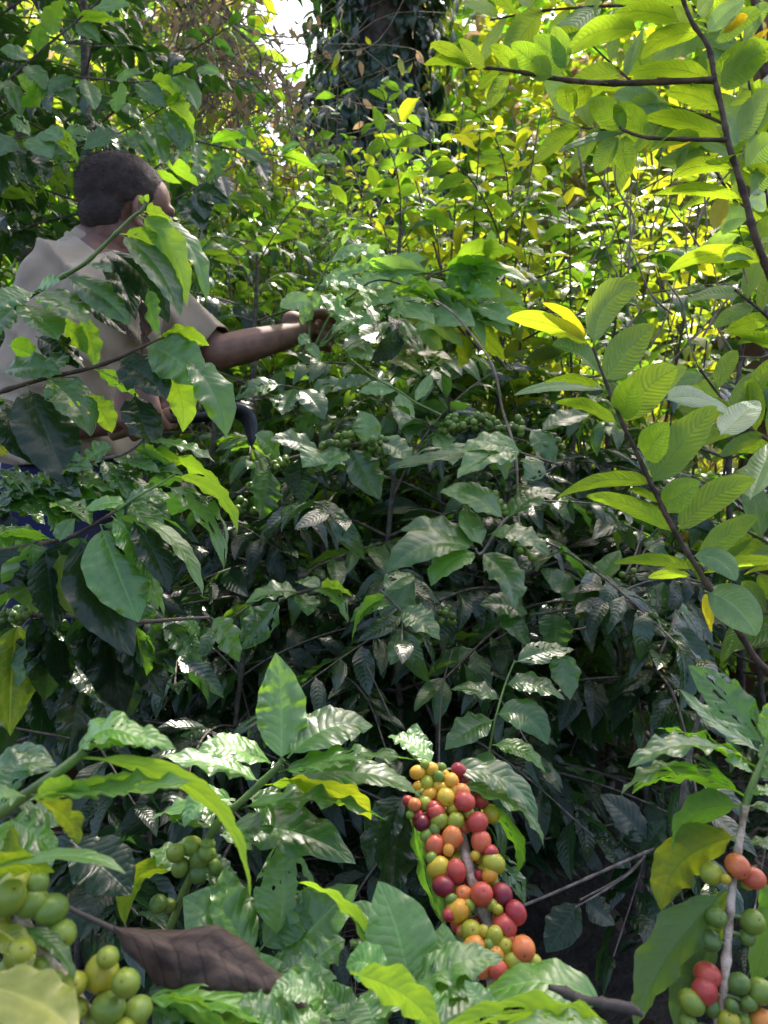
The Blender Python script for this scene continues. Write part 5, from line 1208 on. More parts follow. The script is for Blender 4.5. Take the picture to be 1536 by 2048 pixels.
def k6(b, t, w, roll, bow=(0, 0), mat='coffee', tint=None, db=0, dt=0):
    mat = {'coffee_pale': 'weed', 'coffee_bright': 'coffee_mid' if rng.random() < .4 else 'coffee_bright'}.get(mat, mat)
    b_, t_ = np.array(q6(*b)), np.array(q6(*t)); t_ = b_ + (t_ - b_) * 1.22
    return ((*b_, d_ + db + rng.uniform(-.04, .04)), (*t_, d_ + dt + rng.uniform(-.08, .06)), w * .43 * 1.1, roll, (bow[0] * .43, bow[1] * .43), mat, tint)
msprig('coffee branch with bright leaves beyond the hand, being pulled down', [(*q6(1420, 640), 1.7), (*q6(1250, 420), 1.66), (*q6(1060, 240), d_), (*q6(1180, 175), d_)], [.003, .0016], [
    k6((1180, 178), (1420, 120), 150, 130, (0, -60), 'coffee_bright', .5), k6((1185, 195), (1350, 345), 150, 40, (20, -20), 'coffee', 1.), k6((1070, 215), (1155, 345), 110, 30, (0, 0), 'coffee', .2), k6((1060, 240), (915, 300), 90, 60, (0, -20), 'coffee_bright', .2),
    k6((1150, 270), (1285, 405), 150, 35, (0, 0), 'coffee_pale', .3), k6((1270, 350), (1430, 430), 110, 45, (0, -30), 'coffee_pale', .3), k6((930, 350), (1065, 425), 100, 45, (0, -20), 'coffee_pale', .6), k6((1300, 190), (1380, 290), 100, 140, (0, 0), 'coffee_bright', .4),
    k6((1340, 120), (1350, 20), 70, 40, (0, 0), 'coffee_pale', .4), k6((1250, 420), (1395, 575), 150, 130, (0, 0), 'coffee_yellow', .0), k6((1060, 400), (1240, 440), 150, 40, (0, -30), 'coffee_pale', .1), k6((1240, 480), (1210, 610), 110, 140, (0, 0), 'coffee_yellow', .1),
    k6((1180, 180), (1460, 230), 120, 60, (30, -30), 'coffee_bright', .2), k6((1290, 420), (1480, 380), 120, 130, (0, -20), 'coffee_bright', .1), k6((900, 560), (1130, 600), 130, 60, (0, -30), 'coffee_yellow', .0), k6((860, 600), (1000, 660), 120, 60, (0, -30), 'coffee_yellow', .0),
    k6((870, 430), (940, 510), 100, 30, (0, 0), 'coffee_pale', .5), k6((1030, 470), (1110, 540), 80, 30, (0, 0), 'coffee_pale', .6), k6((760, 400), (640, 470), 120, 60, (0, -20), 'coffee', .8), k6((860, 470), (700, 540), 130, 40, (0, -20), 'coffee', .3), k6((960, 520), (820, 600), 130, 40, (0, -20), 'coffee_dark', .7)])
msprig('pale torn-looking twig with light seed-like leaves below the pulled bunch', [(*q6(1120, 860), 1.5), (*q6(1000, 800), 1.5), (*q6(920, 745), 1.5), (*q6(820, 690), 1.5), (*q6(700, 600), 1.52)], [.0022, .0014], [
    k6((915, 750), (770, 755), 90, 45, (0, -20), 'weed', .5, -.1, -.1), k6((925, 752), (985, 860), 80, 30, (-10, 10), 'weed', .7, -.1, -.1), k6((1000, 800), (1060, 690), 60, 30, (10, 0), 'weed', .3, -.1, -.1), k6((890, 790), (960, 960), 80, 25, (20, -10), 'coffee', .5, -.15, -.15), k6((800, 700), (660, 720), 80, 50, (0, -10), 'coffee', .4, -.1, -.1)], mat='stem_green')
# leaves in front of the man's arm side, near the sleeve
msprig('small coffee leaves below the man\'s bare forearm', [(640, 790, 1.75), (590, 775, 1.7), (560, 770, 1.68)], [.0024, .0016], [
    ((590, 775, 1.68), (565, 830, 1.62), 60, 35, (-6, 0), 'coffee', .8), ((600, 780, 1.68), (650, 840, 1.62), 60, 35), ((560, 770, 1.68), (470, 800, 1.65), 56, 50), ((620, 785, 1.7), (700, 775, 1.7), 50, 50), ((640, 790, 1.7), (600, 880, 1.65), 70, 40, (0, 0), 'coffee', .2)])

d_ = 1.60
xb = []
for i_ in range(26):
    bx, by = 700 + 260 * rng.random(), 520 + 120 * rng.random()
    an = rng.uniform(-.35, 1.35); l = rng.uniform(70, 120)
    xb.append(((bx, by, d_ + .05), (bx + l * math.cos(an), by + l * math.sin(an), d_ + rng.uniform(-.06, .06)), l * .42, rng.choice([40, 55, 125, 140]), (0, -12), str(rng.choice(['weed', 'coffee_bright', 'coffee', 'coffee_pale'])), None))
msprig('drooping bundle of long light leaves running right from the man\'s hand', [(960, 700, 1.7), (860, 600, 1.66), (760, 560, 1.65), (690, 600, 1.7)], [.003, .0016], xb)
U = lambda b, t, w, r, bow=(0, -6), m='coffee', ti=None, d=1.85: ((*b, d), (*t, d - .03), w, r, bow, m, ti)
msprig('coffee branch with bright leaves slanting up in the top left corner', [(-30, 200, 1.9), (40, 140, 1.87), (90, 95, 1.85), (150, 45, 1.84), (200, 0, 1.83)], [.0036, .002], [
    U((105, 75), (128, 0), 52, 140, (-14, 0), 'coffee_bright', .2), U((75, 108), (82, 45), 40, 30), U((150, 45), (250, 45), 44, 120, (0, -14), 'coffee_bright', .1), U((150, 48), (200, 85), 40, 30), U((60, 122), (0, 100), 40, 50), U((55, 128), (90, 180), 46, 30),
    U((30, 150), (80, 215), 46, 130, (10, 0), 'coffee_bright', .3), U((10, 165), (-50, 190), 50, 50), U((100, 92), (160, 130), 46, 60), U((180, 20), (260, 10), 44, 60), U((20, 158), (40, 235), 44, 30)])
msprig('long coffee branch with drooping leaves above the man, below the top left corner', [(60, 178, 1.9), (150, 155, 1.88), (270, 165, 1.86), (340, 152, 1.85), (392, 138, 1.85)], [.003, .0016], [
    U((150, 157), (80, 195), 46, 50), U((170, 157), (190, 220), 46, 30), U((230, 162), (285, 148), 34, 55), U((240, 164), (232, 225), 44, 130, (0, 0), 'coffee_bright', .1), U((300, 160), (362, 205), 48, 120, (10, -12), 'coffee_bright', .2), U((340, 153), (395, 222), 46, 30, (12, -10)),
    U((345, 150), (388, 128), 30, 120, (0, -6), 'coffee_bright', .5), U((390, 140), (440, 150), 34, 50), U((270, 165), (330, 215), 46, 30), U((110, 165), (150, 215), 44, 30), U((100, 168), (40, 215), 48, 130, (0, 0), 'coffee', .9)])
msprig('coffee branch with large shiny leaves just over the man\'s hair', [(60, 330, 1.95), (150, 296, 1.9), (240, 266, 1.88), (335, 210, 1.86)], [.003, .0016], [
    U((335, 210), (388, 290), 52, 130, (16, -16), 'coffee_bright', .6), U((332, 214), (374, 330), 58, 30, (10, -14)), U((305, 232), (362, 300), 54, 30, (10, -10)), U((245, 266), (302, 322), 46, 30, (8, -10)), U((240, 268), (168, 300), 46, 45, (0, -12)), U((236, 270), (240, 312), 40, 20),
    U((280, 245), (330, 330), 50, 30, (10, -10)), U((150, 296), (100, 320), 50, 40), U((285, 240), (240, 215), 40, 55), U((190, 282), (130, 262), 44, 50), U((330, 212), (380, 190), 30, 120, (0, -6), 'coffee_bright', .7)])
msprig('coffee twig with silvery and bright leaves at the left edge beside the man\'s head', [(-20, 270, 1.8), (40, 276, 1.8), (90, 268, 1.8)], [.0026, .0016], [
    U((50, 278), (104, 318), 60, 30, (4, -14), 'coffee_pale', .3, 1.8), U((95, 268), (156, 332), 46, 130, (16, -14), 'coffee_bright', .5, 1.8), U((80, 268), (122, 282), 50, 40, (4, -8), 'coffee_pale', .2, 1.8), U((30, 276), (-10, 315), 56, 40, (0, -8), 'coffee', .5, 1.8), U((60, 272), (20, 240), 46, 50, (0, -8), 'coffee', .8, 1.8),
    U((20, 276), (60, 370), 56, 25, (0, 0), 'coffee_shade', .8, 1.82), U((0, 275), (-10, 400), 60, 25, (0, 0), 'coffee_shade', .4, 1.82), U((70, 276), (90, 370), 50, 25, (0, 0), 'coffee_shade', .6, 1.84)])
msprig('coffee twig reaching from above the man\'s face toward the upright shoots', [(385, 280, 2.0), (470, 300, 2.0), (560, 312, 2.0), (620, 325, 2.0)], [.0024, .0014], [
    U((420, 288), (495, 275), 40, 120, (0, -12), 'coffee', .9, 2.0), U((470, 300), (530, 330), 36, 50, (0, -8), 'coffee', .6, 2.0), U((510, 306), (536, 365), 40, 30, (0, 0), 'coffee_shade', .6, 2.0), U((560, 312), (640, 345), 40, 120, (0, -12), 'coffee_bright', .0, 2.0), U((450, 298), (430, 350), 40, 30, (0, 0), 'coffee', .4, 2.0),
    U((560, 310), (600, 290), 30, 55, (0, -8), 'coffee', .8, 2.0), U((615, 324), (680, 325), 34, 55, (0, -8), 'coffee', .8, 2.0), U((400, 284), (392, 345), 40, 30, (0, 0), 'coffee', .4, 2.0)])
msprig('dark coffee leaves hanging right of the man\'s cheek', [(470, 330, 1.95), (420, 360, 1.92), (350, 398, 1.9)], [.0024, .0014], [
    U((352, 398), (404, 462), 60, 25, (12, -6), 'coffee_shade', .4, 1.9), U((380, 380), (460, 410), 50, 40, (0, -10), 'coffee_shade', .6, 1.9), U((410, 365), (450, 350), 40, 50, (0, -8), 'coffee', .6, 1.9), U((440, 345), (455, 395), 44, 30, (0, 0), 'coffee_shade', .3, 1.9), U((420, 360), (380, 345), 40, 50, (0, -8), 'coffee', .5, 1.9), U((400, 372), (410, 440), 46, 25, (0, 0), 'coffee_shade', .7, 1.9)])
# ------------------------------------------------------------------ the man
from mathutils import noise as mnoise
class Closed:
    """collects closed surfaces, returns ONE continuous skin by voxel union"""
    def __init__(s): s.V = []; s.F = []; s.n = 0
    def raw(s, V, F):
        s.V.append(np.asarray(V, float)); s.F += [tuple(i + s.n for i in f) for f in F]; s.n += len(V)
    def ell(s, c, radii, basis=np.eye(3), nu=20, nv=14):
        th = np.linspace(0, PI, nv + 1)[1:-1]; ph = np.linspace(0, 2 * PI, nu, endpoint=False)
        L = np.stack([np.sin(th)[:, None] * np.cos(ph), np.sin(th)[:, None] * np.sin(ph), np.cos(th)[:, None] + 0 * ph], -1).reshape(-1, 3)
        L = np.vstack([L, [[0, 0, 1], [0, 0, -1]]]) * np.asarray(radii)
        k = nv - 1
        F = [(i * nu + j, (i + 1) * nu + j, (i + 1) * nu + (j + 1) % nu, i * nu + (j + 1) % nu) for i in range(k - 1) for j in range(nu)]
        F += [(k * nu, j, (j + 1) % nu) for j in range(nu)] + [(k * nu + 1, (k - 1) * nu + (j + 1) % nu, (k - 1) * nu + j) for j in range(nu)]
        s.raw(L @ np.asarray(basis) + np.asarray(c), F)
    def cap(s, a, b, ra, rb, nu=16):
        a = np.asarray(a, float); b = np.asarray(b, float)
        ax = norm(b - a); h = np.array([1.0, 0, 0]) if abs(ax[0]) < .8 else np.array([0, 1.0, 0])
        x = norm(np.cross(ax, h)); y = np.cross(ax, x)
        prof = [(-ra * math.cos(t), ra * math.sin(t), 0) for t in np.linspace(0, PI / 2, 6)[1:]] + [(rb * math.sin(t), rb * math.cos(t), 1) for t in np.linspace(0, PI / 2, 6)[:-1]]
        L = np.linalg.norm(b - a)
        ph = np.linspace(0, 2 * PI, nu, endpoint=False)
        V = [a + ax * (z + (L if e else 0)) + r_ * (math.cos(p) * x + math.sin(p) * y) for z, r_, e in prof for p in ph]
        k = len(prof)
        V += [a - ax * ra, b + ax * rb]
        F = [(i * nu + j, i * nu + (j + 1) % nu, (i + 1) * nu + (j + 1) % nu, (i + 1) * nu + j) for i in range(k - 1) for j in range(nu)]
        F += [(k * nu, (j + 1) % nu, j) for j in range(nu)] + [(k * nu + 1, (k - 1) * nu + j, (k - 1) * nu + (j + 1) % nu) for j in range(nu)]
        s.raw(V, F)
    def chain(s, pts, rad):
        r = np.interp(np.linspace(0, 1, len(pts)), np.linspace(0, 1, len(rad)), rad)
        for i in range(len(pts) - 1): s.cap(pts[i], pts[i + 1], r[i], r[i + 1])
    def skin(s, name, voxel, smooth=4):
        me = mesh_from('tmp', np.vstack(s.V), s.F)
        o = bpy.data.objects.new('tmp', me); COL.objects.link(o)
        m = o.modifiers.new('r', 'REMESH'); m.mode = 'VOXEL'; m.voxel_size = voxel; m.adaptivity = 0
        if smooth:
            m = o.modifiers.new('s', 'SMOOTH'); m.iterations = smooth; m.factor = .5
        dg = bpy.context.evaluated_depsgraph_get()
        out = bpy.data.meshes.new_from_object(o.evaluated_get(dg))
        bpy.data.objects.remove(o); bpy.data.meshes.remove(me)
        n = len(out.vertices); V = np.empty(n * 3, dtype=np.float32); out.vertices.foreach_get('co', V)
        F = [tuple(p.vertices) for p in out.polygons]
        N = np.empty(n * 3, dtype=np.float32); out.vertices.foreach_get('normal', N)
        bpy.data.meshes.remove(out)
        return V.reshape(-1, 3).astype(float), F, N.reshape(-1, 3).astype(float)

def cut(V, F, c, axis, near=None):
    """trim a surface by the plane through c, leaving a clean straight edge"""
    d = (V - c) @ axis
    if near is not None: d = np.where(np.linalg.norm(V - c, axis=1) < near, d, -1)
    F = [f for f in F if any(d[i] < 0 for i in f)]
    V = V - np.clip(d, 0, None)[:, None] * axis
    V, F, _ = keep_faces(V, F, np.ones(len(V), bool))
    return V, F

def keep_faces(V, F, mask):
    F2 = [f for f in F if all(mask[i] for i in f)]
    used = np.zeros(len(V), bool)
    for f in F2: used[list(f)] = True
    idx = np.cumsum(used) - 1
    return V[used], [tuple(int(idx[i]) for i in f) for f in F2], used

man_loc = np.array([P(125, 1000, 1.65)[0], P(125, 1000, 1.65)[1], 0.0])
MAN = thing('person', 'man in a pale beige shirt and striped navy shorts, seen from behind reaching right', 'person', man_loc)
azb = math.radians(22); fb = np.array([math.cos(azb), math.sin(azb), 0]); lb = np.array([-math.sin(azb), math.cos(azb), 0]); zb_ = np.array([0, 0, 1.0])
BB = np.stack([fb, lb, zb_])
azh = math.radians(35)
fh = norm(np.array([math.cos(azh), math.sin(azh), -.10])); lh = np.array([-math.sin(azh), math.cos(azh), 0]); uh = np.cross(fh, lh)
HBu = np.stack([fh, lh, uh]); HS = .95; HB = HBu * HS
HC = P(256, 414, 1.63)
hp = lambda f, l, u: HC + HS * (f * fh + l * lh + u * uh)

body = Closed()
# head
body.ell(hp(-.014, 0, .025), (.100, .077, .086), HB); body.ell(hp(.040, 0, .022), (.054, .064, .064), HB)
body.ell(hp(-.040, 0, -.030), (.058, .062, .062), HB)
body.ell(hp(.046, 0, -.045), (.046, .058, .066), HB); body.ell(hp(.040, 0, -.085), (.048, .048, .040), HB); body.ell(hp(.076, 0, -.107), (.019, .022, .017), HB)
body.cap(hp(.092, 0, -.010), hp(.110, 0, -.046), .009, .015); body.cap(hp(.084, -.036, .004), hp(.084, .036, .004), .013, .013)
for s_ in (-1, 1):
    body.ell(hp(.062, s_ * .044, -.036), (.028, .020, .020), HB)
    body.ell(hp(.104, s_ * .012, -.050), (.010, .009, .008), HB)
    # ear: helix ring, bowl and lobe
    ring = [hp(.006 - .015 * math.sin(t), s_ * (.078 + .007 * math.sin(t) ** 2 + .003), -.030 + .031 * math.cos(t)) for t in np.linspace(-.9, 3.5, 11)]
    body.chain(ring, [.0055, .0065, .005])
    body.ell(hp(.004, s_ * .077, -.032), (.014, .007, .026), HB); body.ell(hp(.012, s_ * .078, -.064), (.009, .006, .010), HB)
body.cap(hp(.088, -.017, -.073), hp(.088, .017, -.073), .009, .009); body.cap(hp(.085, -.014, -.084), hp(.085, .014, -.084), .009, .009)
NB = P(196, 505, 1.64)
body.cap(hp(-.030, 0, -.070), NB, .056, .066)
body.cap(hp(.010, 0, -.085), P(225, 530, 1.64), .045, .055)
# trunk
sR, sL = P(205, 600, 1.50), P(288, 600, 1.75)
body.ell(P(190, 640, 1.65), (.115, .165, .16), BB); body.ell(P(165, 770, 1.65), (.115, .15, .18), BB); body.ell(P(130, 930, 1.65), (.125, .165, .15), BB)
body.cap(NB, sR, .06, .055); body.cap(NB, sL, .06, .055)
# legs
rk, lk = P(130, 1370, 1.50), P(300, 1320, 1.80)
ra_, la_ = np.array([P(95, 1700, 1.58)[0], 1.56, .08]), np.array([P(285, 1650, 1.9)[0], 1.95, .08])
for hip, kn, an in ((P(100, 1000, 1.57), rk, ra_), (P(160, 1000, 1.74), lk, la_)):
    body.cap(hip, kn, .088, .058); body.cap(kn, kn * .6 + an * .4, .055, .056); body.cap(kn * .6 + an * .4, an, .056, .036)
    body.cap(an + np.array([-.05, -.01, -.045]) + 0, an + fb * .15 + np.array([0, 0, -.055]), .034, .024)
# left arm, reaching
eL, wL = P(437, 706, 1.73), P(606, 664, 1.83)
body.cap(sL, eL, .050, .040); mL = eL * .68 + wL * .32
body.cap(eL, mL, .040, .0405); body.cap(mL, wL, .0405, .026)
# right arm, holding the blade
eR, wR = P(82, 838, 1.53), P(232, 836, 1.38)
body.cap(sR, eR, .054, .044); mR = eR * .65 + wR * .35
body.cap(eR, mR, .044, .044); body.cap(mR, wR, .044, .031)
def fist(c, h, w, side=1, rho=.020):
    """fingers closed round an axis h through c; w points to the wrist"""
    h = norm(h); w = norm(w - (w @ h) * h); v = np.cross(h, w) * side
    body.cap(c + w * .085 + v * .010, c + w * .045 + v * .012, .028, .026)
    for k_, off in enumerate((-.031, -.010, .011, .031)):
        rr = (.0085, .0095, .0095, .009)[k_]
        body.chain([c + h * off * .8 + w * .055 + v * .014, c + h * off + w * .012 + v * (rho + .010)], [.016, .0115])
        ring = [c + h * (off + .002 * math.sin(3 * t + k_)) + (rho + .004) * (math.cos(t) * v - math.sin(t) * w) for t in np.radians([25 - 6 * k_, 80, 130, 190 + 8 * k_, 235 + 5 * k_])]
        body.chain([c + h * off + w * .012 + v * (rho + .010)] + ring, [rr * 1.2, rr * 1.05, rr * .85])
    body.chain([c + w * .060 + h * .022 - v * .004, c + w * .028 + h * .040 - v * .018, c + w * .002 + h * .042 - v * .028, c - w * .020 + h * .034 - v * .022], [.014, .0115, .0085])
cR = P(296, 843, 1.375); hR = P(345, 830, 1.37) - P(270, 855, 1.38)
fist(cR, hR, wR - cR + np.array([0, 0, .03]), 1, .016)
cL = P(652, 668, 1.845); hL = P(672, 600, 1.85) - P(628, 735, 1.83)
fist(cL, hL, wL - cL, -1, .014)
V, F, N = body.skin('body', .0042, 4)
me = mesh_from('body', V - man_loc, F, None, None, [M['skin']])
link('body', me, MAN)
for s_ in (-1, 1):
    c_ = Closed(); c_.ell(hp(.082, s_ * .031, -.014), (.012, .012, .012), HB)
    tag(link('eye', mesh_from('eye', c_.V[0] - man_loc, c_.F, None, None, [simple('eye', (.5, .45, .4), (.55, .5, .45), 5, .2)]), MAN))
# hair
hc = Closed()
hc.ell(hp(-.014, 0, .026), (.103, .081, .089), HB); hc.ell(hp(-.043, 0, -.030), (.063, .068, .066), HB); hc.ell(hp(.032, 0, .030), (.056, .066, .062), HB)
V, F, N = hc.skin('hair', .005, 6)
L = (V - HC) @ HBu.T / HS
f_, u_ = L[:, 0], L[:, 2]
nz = np.array([mnoise.noise(Vector(p * 55)) for p in V])
line = np.interp(f_, [-.13, -.06, -.035, -.025, .012, .018, .030, .045, .062, .10], [-.082, -.088, -.078, -.020, .004, -.030, -.020, .045, .062, .085])
mask = u_ > line + .010 * nz
V = V + N * (.0012 * nz + .0008 * np.array([mnoise.noise(Vector(p * 160)) for p in V]))[:, None]
V2, F2, used = keep_faces(V, F, mask)
N2 = N[used]
bt = Batch()
Fq = np.array([f if len(f) == 4 else (*f, f[-1]) for f in F2])
hv = [V2]; hf = [tuple(map(int, f)) for f in F2]; n0 = len(V2)
sv = []
for k_ in range(15000):
    i_ = rng.integers(len(V2)); p = V2[i_] + rng.normal(0, .0022, 3); nrm = N2[i_]
    loc = (p - HC) @ HBu.T / HS
    flow = norm(np.array([-.4, 0, -.8]) @ HB + rng.normal(0, .45, 3))
    d_ = norm(nrm * .75 + flow * .7)
    l_ = rng.uniform(.005, .012) * (1.25 if loc[2] > .03 and loc[0] < .0 else .7)
    sd = norm(np.cross(d_, rng.normal(0, 1, 3))) * .00032
    p = p - nrm * .002
    sv += [p - sd, p + sd, p + d_ * l_ + flow * l_ * .25]
    hf.append((n0, n0 + 1, n0 + 2)); n0 += 3
hv.append(np.array(sv))
link('hair', mesh_from('hair', np.vstack(hv) - man_loc, hf, None, None, [M['hair']]), MAN)

# cloth
def cloth_mat(name, c0, c1, weave=900):
    m = NT(name)
    tc = m.n('ShaderNodeTexCoord')
    n1 = m.noise(tc.outputs['Object'], 6, 5); n2 = m.noise(tc.outputs['Object'], weave, 2)
    col = m.mix(m.sstep(n1, .35, .7), c0, c1)
    col = m.mix(m.math('MULTIPLY', n2, .25), col, tuple(x * .6 for x in c0))
    pb = m.bsdf(Base_Color=col, Roughness=.85, Specular_IOR_Level=.2)
    pb.inputs['Sheen Weight'].default_value = .15
    m.l(m.bump(m.math('ADD', n2, m.math('MULTIPLY', m.noise(tc.outputs['Object'], 40, 4), 1.5)), .35, .001), pb.inputs['Normal'])
    m.l(pb.outputs[0], m.out.inputs[0])
    return m, pb, col
M['shirt'] = cloth_mat('beige_shirt', (.29, .230, .158), (.37, .305, .215))[0].m
m, pb, col = cloth_mat('navy_shorts', (.012, .014, .060), (.020, .024, .085))
st = m.attr('stripe')
band = m.math('ADD', m.math('COMPARE', st, -.112, .0065), m.math('COMPARE', st, -.086, .0065))
m.l(m.mix(band, col, (.55, .50, .44)), pb.inputs['Base Color'])
M['shorts'] = m.m

sh = Closed()
sh.ell(P(185, 640, 1.65), (.152, .205, .165), BB); sh.ell(P(158, 760, 1.65), (.163, .20, .18), BB); sh.ell(P(135, 880, 1.65), (.165, .205, .17), BB)
sh.ell(P(128, 590, 1.66), (.105, .185, .105), BB)
sh.cap(P(185, 540, 1.65), sR, .078, .082); sh.cap(P(185, 540, 1.65), sL, .078, .078)
sh.cap(sL, P(425, 698, 1.735), .080, .062); sh.cap(sR, P(130, 745, 1.51), .084, .072)
sh.cap(P(205, 520, 1.64), P(185, 560, 1.65), .070, .09)
V, F, N = sh.skin('shirt', .0075, 7)
zm = P(185, 700, 1.65)[2]
def ridge(p, across, along, fa, fl, off):
    return 1 - abs(mnoise.noise(Vector((float(p @ across) * fa + off, float(p @ along) * fl, off * 2.3)))) * 2
ac1, al1 = norm(np.array([.75, .2, .65])), norm(np.array([-.65, 0, .75]))
ac2, al2 = norm(np.array([.95, .3, .18])), norm(np.array([-.18, 0, .98]))
ac3, al3 = norm(np.array([.25, .2, .95])), norm(np.array([.95, .1, -.25]))
fold = []
for p in V:
    k1 = 1 / (1 + math.exp(-(p[2] - zm) * 18))
    a_ = ridge(p, ac1, al1, 11, 2.2, 1.0); b_ = ridge(p, ac2, al2, 9, 1.6, 4.0); c_ = ridge(p, ac3, al3, 17, 4, 7.0)
    fold.append(k1 * max(0, a_) ** 3 + (1 - k1) * (.8 * max(0, b_) ** 3 + .45 * max(0, c_) ** 4))
V = V + N * (.021 * np.array(fold) - .005)[:, None]
axL = norm(P(425, 698, 1.735) - sL); axR = norm(P(130, 745, 1.51) - sR)
nk = norm(HC - NB)
V2, F2 = cut(V, F, P(425, 698, 1.735), axL, .16)
V2, F2 = cut(V2, F2, P(135, 928, 1.65), norm(np.array([.10, 0, -1])))
V2, F2 = cut(V2, F2, P(205, 508, 1.64), nk, .16)
shirt = link('shirt', mesh_from('shirt', V2 - man_loc, F2, None, None, [M['shirt']]), MAN)
sol = shirt.modifiers.new('cloth', 'SOLIDIFY'); sol.thickness = .003; sol.offset = -1
# collar band and sleeve cuff
th = np.linspace(0, 2 * PI, 25)[:-1]
cx_ = norm(np.cross(nk, [0, 0, 1.0]) if abs(nk[2]) < .95 else np.array([1.0, 0, 0])); cy_ = np.cross(nk, cx_)
cc = P(203, 506, 1.64)
rings = []
for hh, rr in ((-.036, .088), (-.004, .074), (.020, .070), (.022, .066), (-.02, .066)):
    rings.append(np.array([cc + nk * (hh + .006 * math.sin(2 * t)) + rr * (cx_ * math.cos(t) + cy_ * math.sin(t)) for t in th]))
Vc = np.vstack(rings); k = 24
Fc = [(i * k + j, i * k + (j + 1) % k, (i + 1) * k + (j + 1) % k, (i + 1) * k + j) for i in range(4) for j in range(k)]
link('collar', mesh_from('collar', Vc - man_loc, Fc, None, None, [M['shirt']]), MAN)
hs = Closed()
hs.ell(P(125, 965, 1.65), (.155, .19, .15), BB)
hs.cap(P(100, 1010, 1.57), P(118, 1270, 1.54), .105, .098); hs.cap(P(160, 1000, 1.74), P(288, 1235, 1.77), .105, .085)
V, F, N = hs.skin('shorts', .008, 5)
V = V + N * (.007 * np.array([mnoise.noise(Vector((p[0] * 14, p[1] * 14, p[2] * 5))) for p in V]))[:, None]
V2, F2 = cut(V, F, P(288, 1235, 1.77), norm(P(288, 1235, 1.77) - P(160, 1000, 1.74)), .2)
V2, F2 = cut(V2, F2, P(118, 1270, 1.54), np.array([0, 0, -1.0]))
link('shorts', mesh_from('shorts', V2 - man_loc, F2, None, None, [M['shorts']], attrs={'stripe': V2[:, 0] - P(125, 965, 1.6)[0]}), MAN)

# ------------------------------------------------------------------ the curved blade in his hand
SK = thing('curved_sickle', 'dark curved sickle held out at belt height in the man\'s right fist', 'sickle', cR)
h_ = norm(hR)
V, F, UV = tube_arr([cR - h_ * .075, cR - h_ * .02, cR + h_ * .05], [.014, .0155, .013], 12)
link('handle', mesh_from('handle', V - cR, F, UV, None, [M['wood']]), SK)
outer = [(318, 829), (352, 829), (395, 826), (425, 819), (448, 810), (470, 806), (492, 812), (508, 828), (515, 848), (513, 874), (505, 892)]
inner = [(318, 845), (352, 847), (395, 846), (425, 842), (448, 836), (464, 834), (476, 839), (484, 848), (490, 862), (496, 882), (505, 898)]
O = spline([P(x, y, 1.37 + (x - 318) * .0002) for x, y in outer], 50); I = spline([P(x, y, 1.37 + (x - 318) * .0002) for x, y in inner], 50)
n_ = FWD * .0010
mid = O * .85 + I * .15
Vb = np.vstack([O - n_ * .6, mid - n_, I, mid + n_, O + n_ * .6]) - cR
k = 50
Fb_ = [(a * k + i, a * k + i + 1, b_ * k + i + 1, b_ * k + i) for a, b_ in ((0, 1), (1, 2), (2, 3), (3, 4), (4, 0)) for i in range(k - 1)]
link('blade', mesh_from('blade', Vb, Fb_, None, None, [M['blade']], smooth=False), SK)

# ------------------------------------------------------------------ weeds in his other hand
WB = Sprig('weed_bunch', 'bunch of pale soft weeds with roots, gripped in the man\'s outstretched hand', 'weeds', (640, 700, 1.82))
for pts in ([(590, 705, 1.80), (620, 692, 1.80), (636, 690, 1.80)], [(600, 712, 1.80), (622, 696, 1.80)], [(622, 696, 1.80), (618, 660, 1.80), (622, 600, 1.8), (640, 560, 1.8), (670, 505, 1.8), (684, 486, 1.8)], [(630, 692, 1.80), (655, 640, 1.80), (690, 590, 1.8), (712, 560, 1.8), (725, 540, 1.8)],
            [(632, 694, 1.8), (650, 690, 1.79), (664, 672, 1.79)], [(640, 690, 1.80), (680, 640, 1.79), (730, 600, 1.78), (800, 590, 1.76)], [(640, 690, 1.8), (700, 660, 1.78), (760, 640, 1.76), (830, 650, 1.75)]):
    WB.stem(pts, [.0032, .0026, .0016], 'stem_green')
for _ in range(10):
    a = rng.uniform(2.2, 3.8); l = rng.uniform(20, 50)
    WB.stem([(625, 694, 1.8), (625 + l * .5 * math.cos(a), 696 + rng.normal(0, 6), 1.8), (625 + l * math.cos(a), 698 + l * .4 * math.sin(a) * -1 + rng.normal(0, 4), 1.79)], [.0012, .0006], 'vine', 'root')
for b_, t_, w_, r_ in (((640, 570), (730, 535), 36, 50), ((650, 560), (700, 600), 30, 40), ((622, 605), (560, 615), 46, 35), ((625, 600), (605, 650), 40, 35), ((660, 525), (730, 500), 40, 55), ((670, 510), (770, 505), 44, 55), ((684, 490), (700, 470), 16, 40), ((625, 640), (600, 628), 34, 30),
                       ((700, 575), (780, 560), 46, 50), ((712, 560), (770, 600), 46, 40), ((725, 540), (800, 520), 46, 50), ((720, 550), (760, 490), 40, 45), ((730, 600), (790, 640), 50, 40), ((760, 595), (840, 560), 46, 50), ((800, 590), (880, 610), 46, 50), ((790, 590), (830, 640), 44, 35),
                       ((700, 660), (740, 710), 50, 35), ((740, 645), (800, 700), 56, 40), ((760, 640), (820, 610), 44, 50), ((830, 650), (900, 660), 46, 45), ((620, 680), (600, 690), 30, 30), ((665, 620), (705, 590), 34, 45), ((610, 690), (640, 720), 26, 30), ((680, 640), (740, 625), 44, 50), ((640, 620), (622, 590), 30, 40), ((745, 620), (700, 690), 50, 30)):
    d0 = 1.79 + rng.normal(0, .015) - .02
    WB.leaf((*b_, d0), (*t_, d0 - .02), w_, r_, (0, -8), 'weed', wave=.09, kind='weed', nu=8, nv=14)

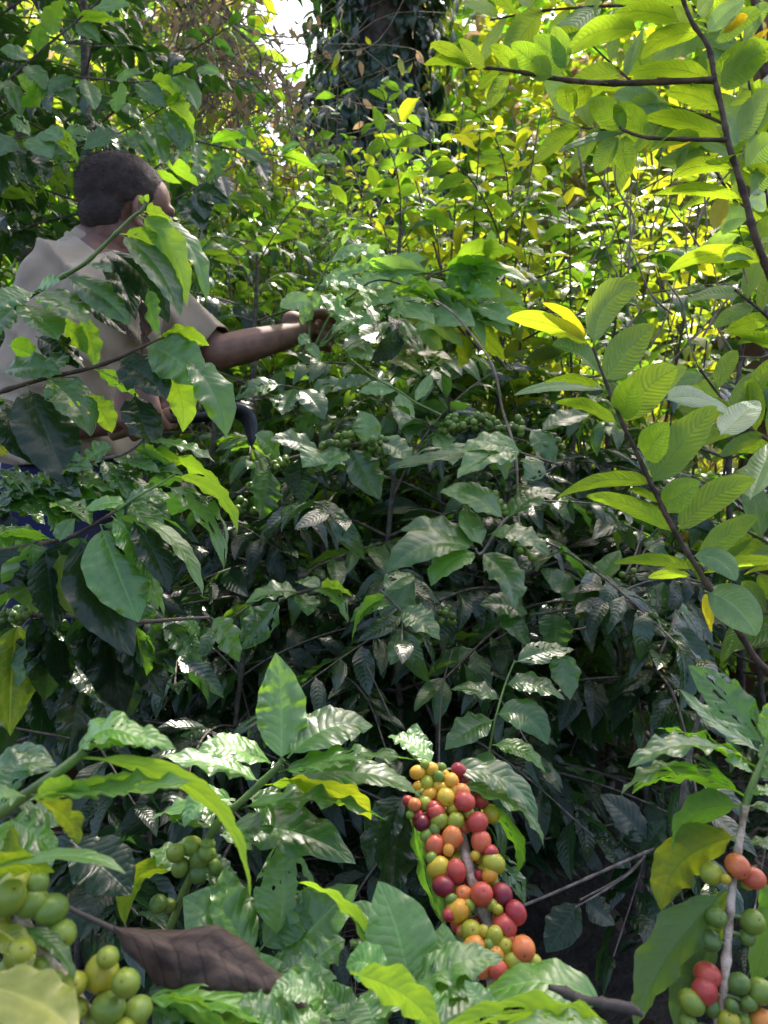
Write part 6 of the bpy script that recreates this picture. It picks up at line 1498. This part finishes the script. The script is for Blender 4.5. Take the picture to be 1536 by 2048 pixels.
for b_, t_, w_, r_ in (((655, 625), (720, 650), 40, 45), ((690, 640), (760, 660), 46, 50), ((670, 610), (690, 665), 36, 35), ((640, 590), (690, 640), 40, 40), ((700, 610), (790, 600), 46, 50), ((720, 640), (700, 700), 44, 35), ((690, 700), (770, 730), 46, 45), ((650, 560), (720, 580), 40, 50), ((760, 610), (850, 640), 50, 50), ((780, 640), (850, 700), 50, 40)):
    WB.leaf((*b_, 1.765), (*t_, 1.735), w_, r_, (0, -10), 'weed', wave=.09, kind='weed', nu=8, nv=14)
WB.stem([(648, 690, 1.79), (690, 650, 1.765), (740, 615, 1.76), (830, 600, 1.75)], [.003, .0016], 'stem_green')
# ------------------------------------------------------------------ light
EL, AZ = math.radians(58), math.radians(17)      # sun beyond the scene, a little to the right
sd = np.array([math.sin(AZ) * math.cos(EL), math.cos(AZ) * math.cos(EL), math.sin(EL)])
ld = bpy.data.lights.new('sun', 'SUN'); ld.energy = 2.6; ld.angle = math.radians(.5); ld.color = (1.0, .93, .80)
lo = bpy.data.objects.new('sun', ld); COL.objects.link(lo)
lo.rotation_euler = Vector(sd).to_track_quat('Z', 'Y').to_euler()
w = bpy.data.worlds.new('World'); S.world = w; w.use_nodes = True
nt = w.node_tree; nt.nodes.clear()
sk = nt.nodes.new('ShaderNodeTexSky'); sk.sky_type = 'NISHITA'; sk.sun_disc = False
sk.sun_elevation = EL; sk.sun_rotation = AZ
sk.air_density = 0.75; sk.dust_density = 5.0; sk.ozone_density = 0.6
bg = nt.nodes.new('ShaderNodeBackground'); bg.inputs[1].default_value = .15
ou = nt.nodes.new('ShaderNodeOutputWorld')
nt.links.new(sk.outputs[0], bg.inputs[0]); nt.links.new(bg.outputs[0], ou.inputs[0])
S.view_settings.view_transform = 'Standard'; S.view_settings.look = 'None'
S.view_settings.exposure = 1.9; S.view_settings.gamma = 1.0
c = S.cycles
c.max_bounces = 8; c.diffuse_bounces = 3; c.glossy_bounces = 2; c.transmission_bounces = 4; c.transparent_max_bounces = 8
c.use_denoising = True
c.caustics_reflective = False; c.caustics_refractive = False
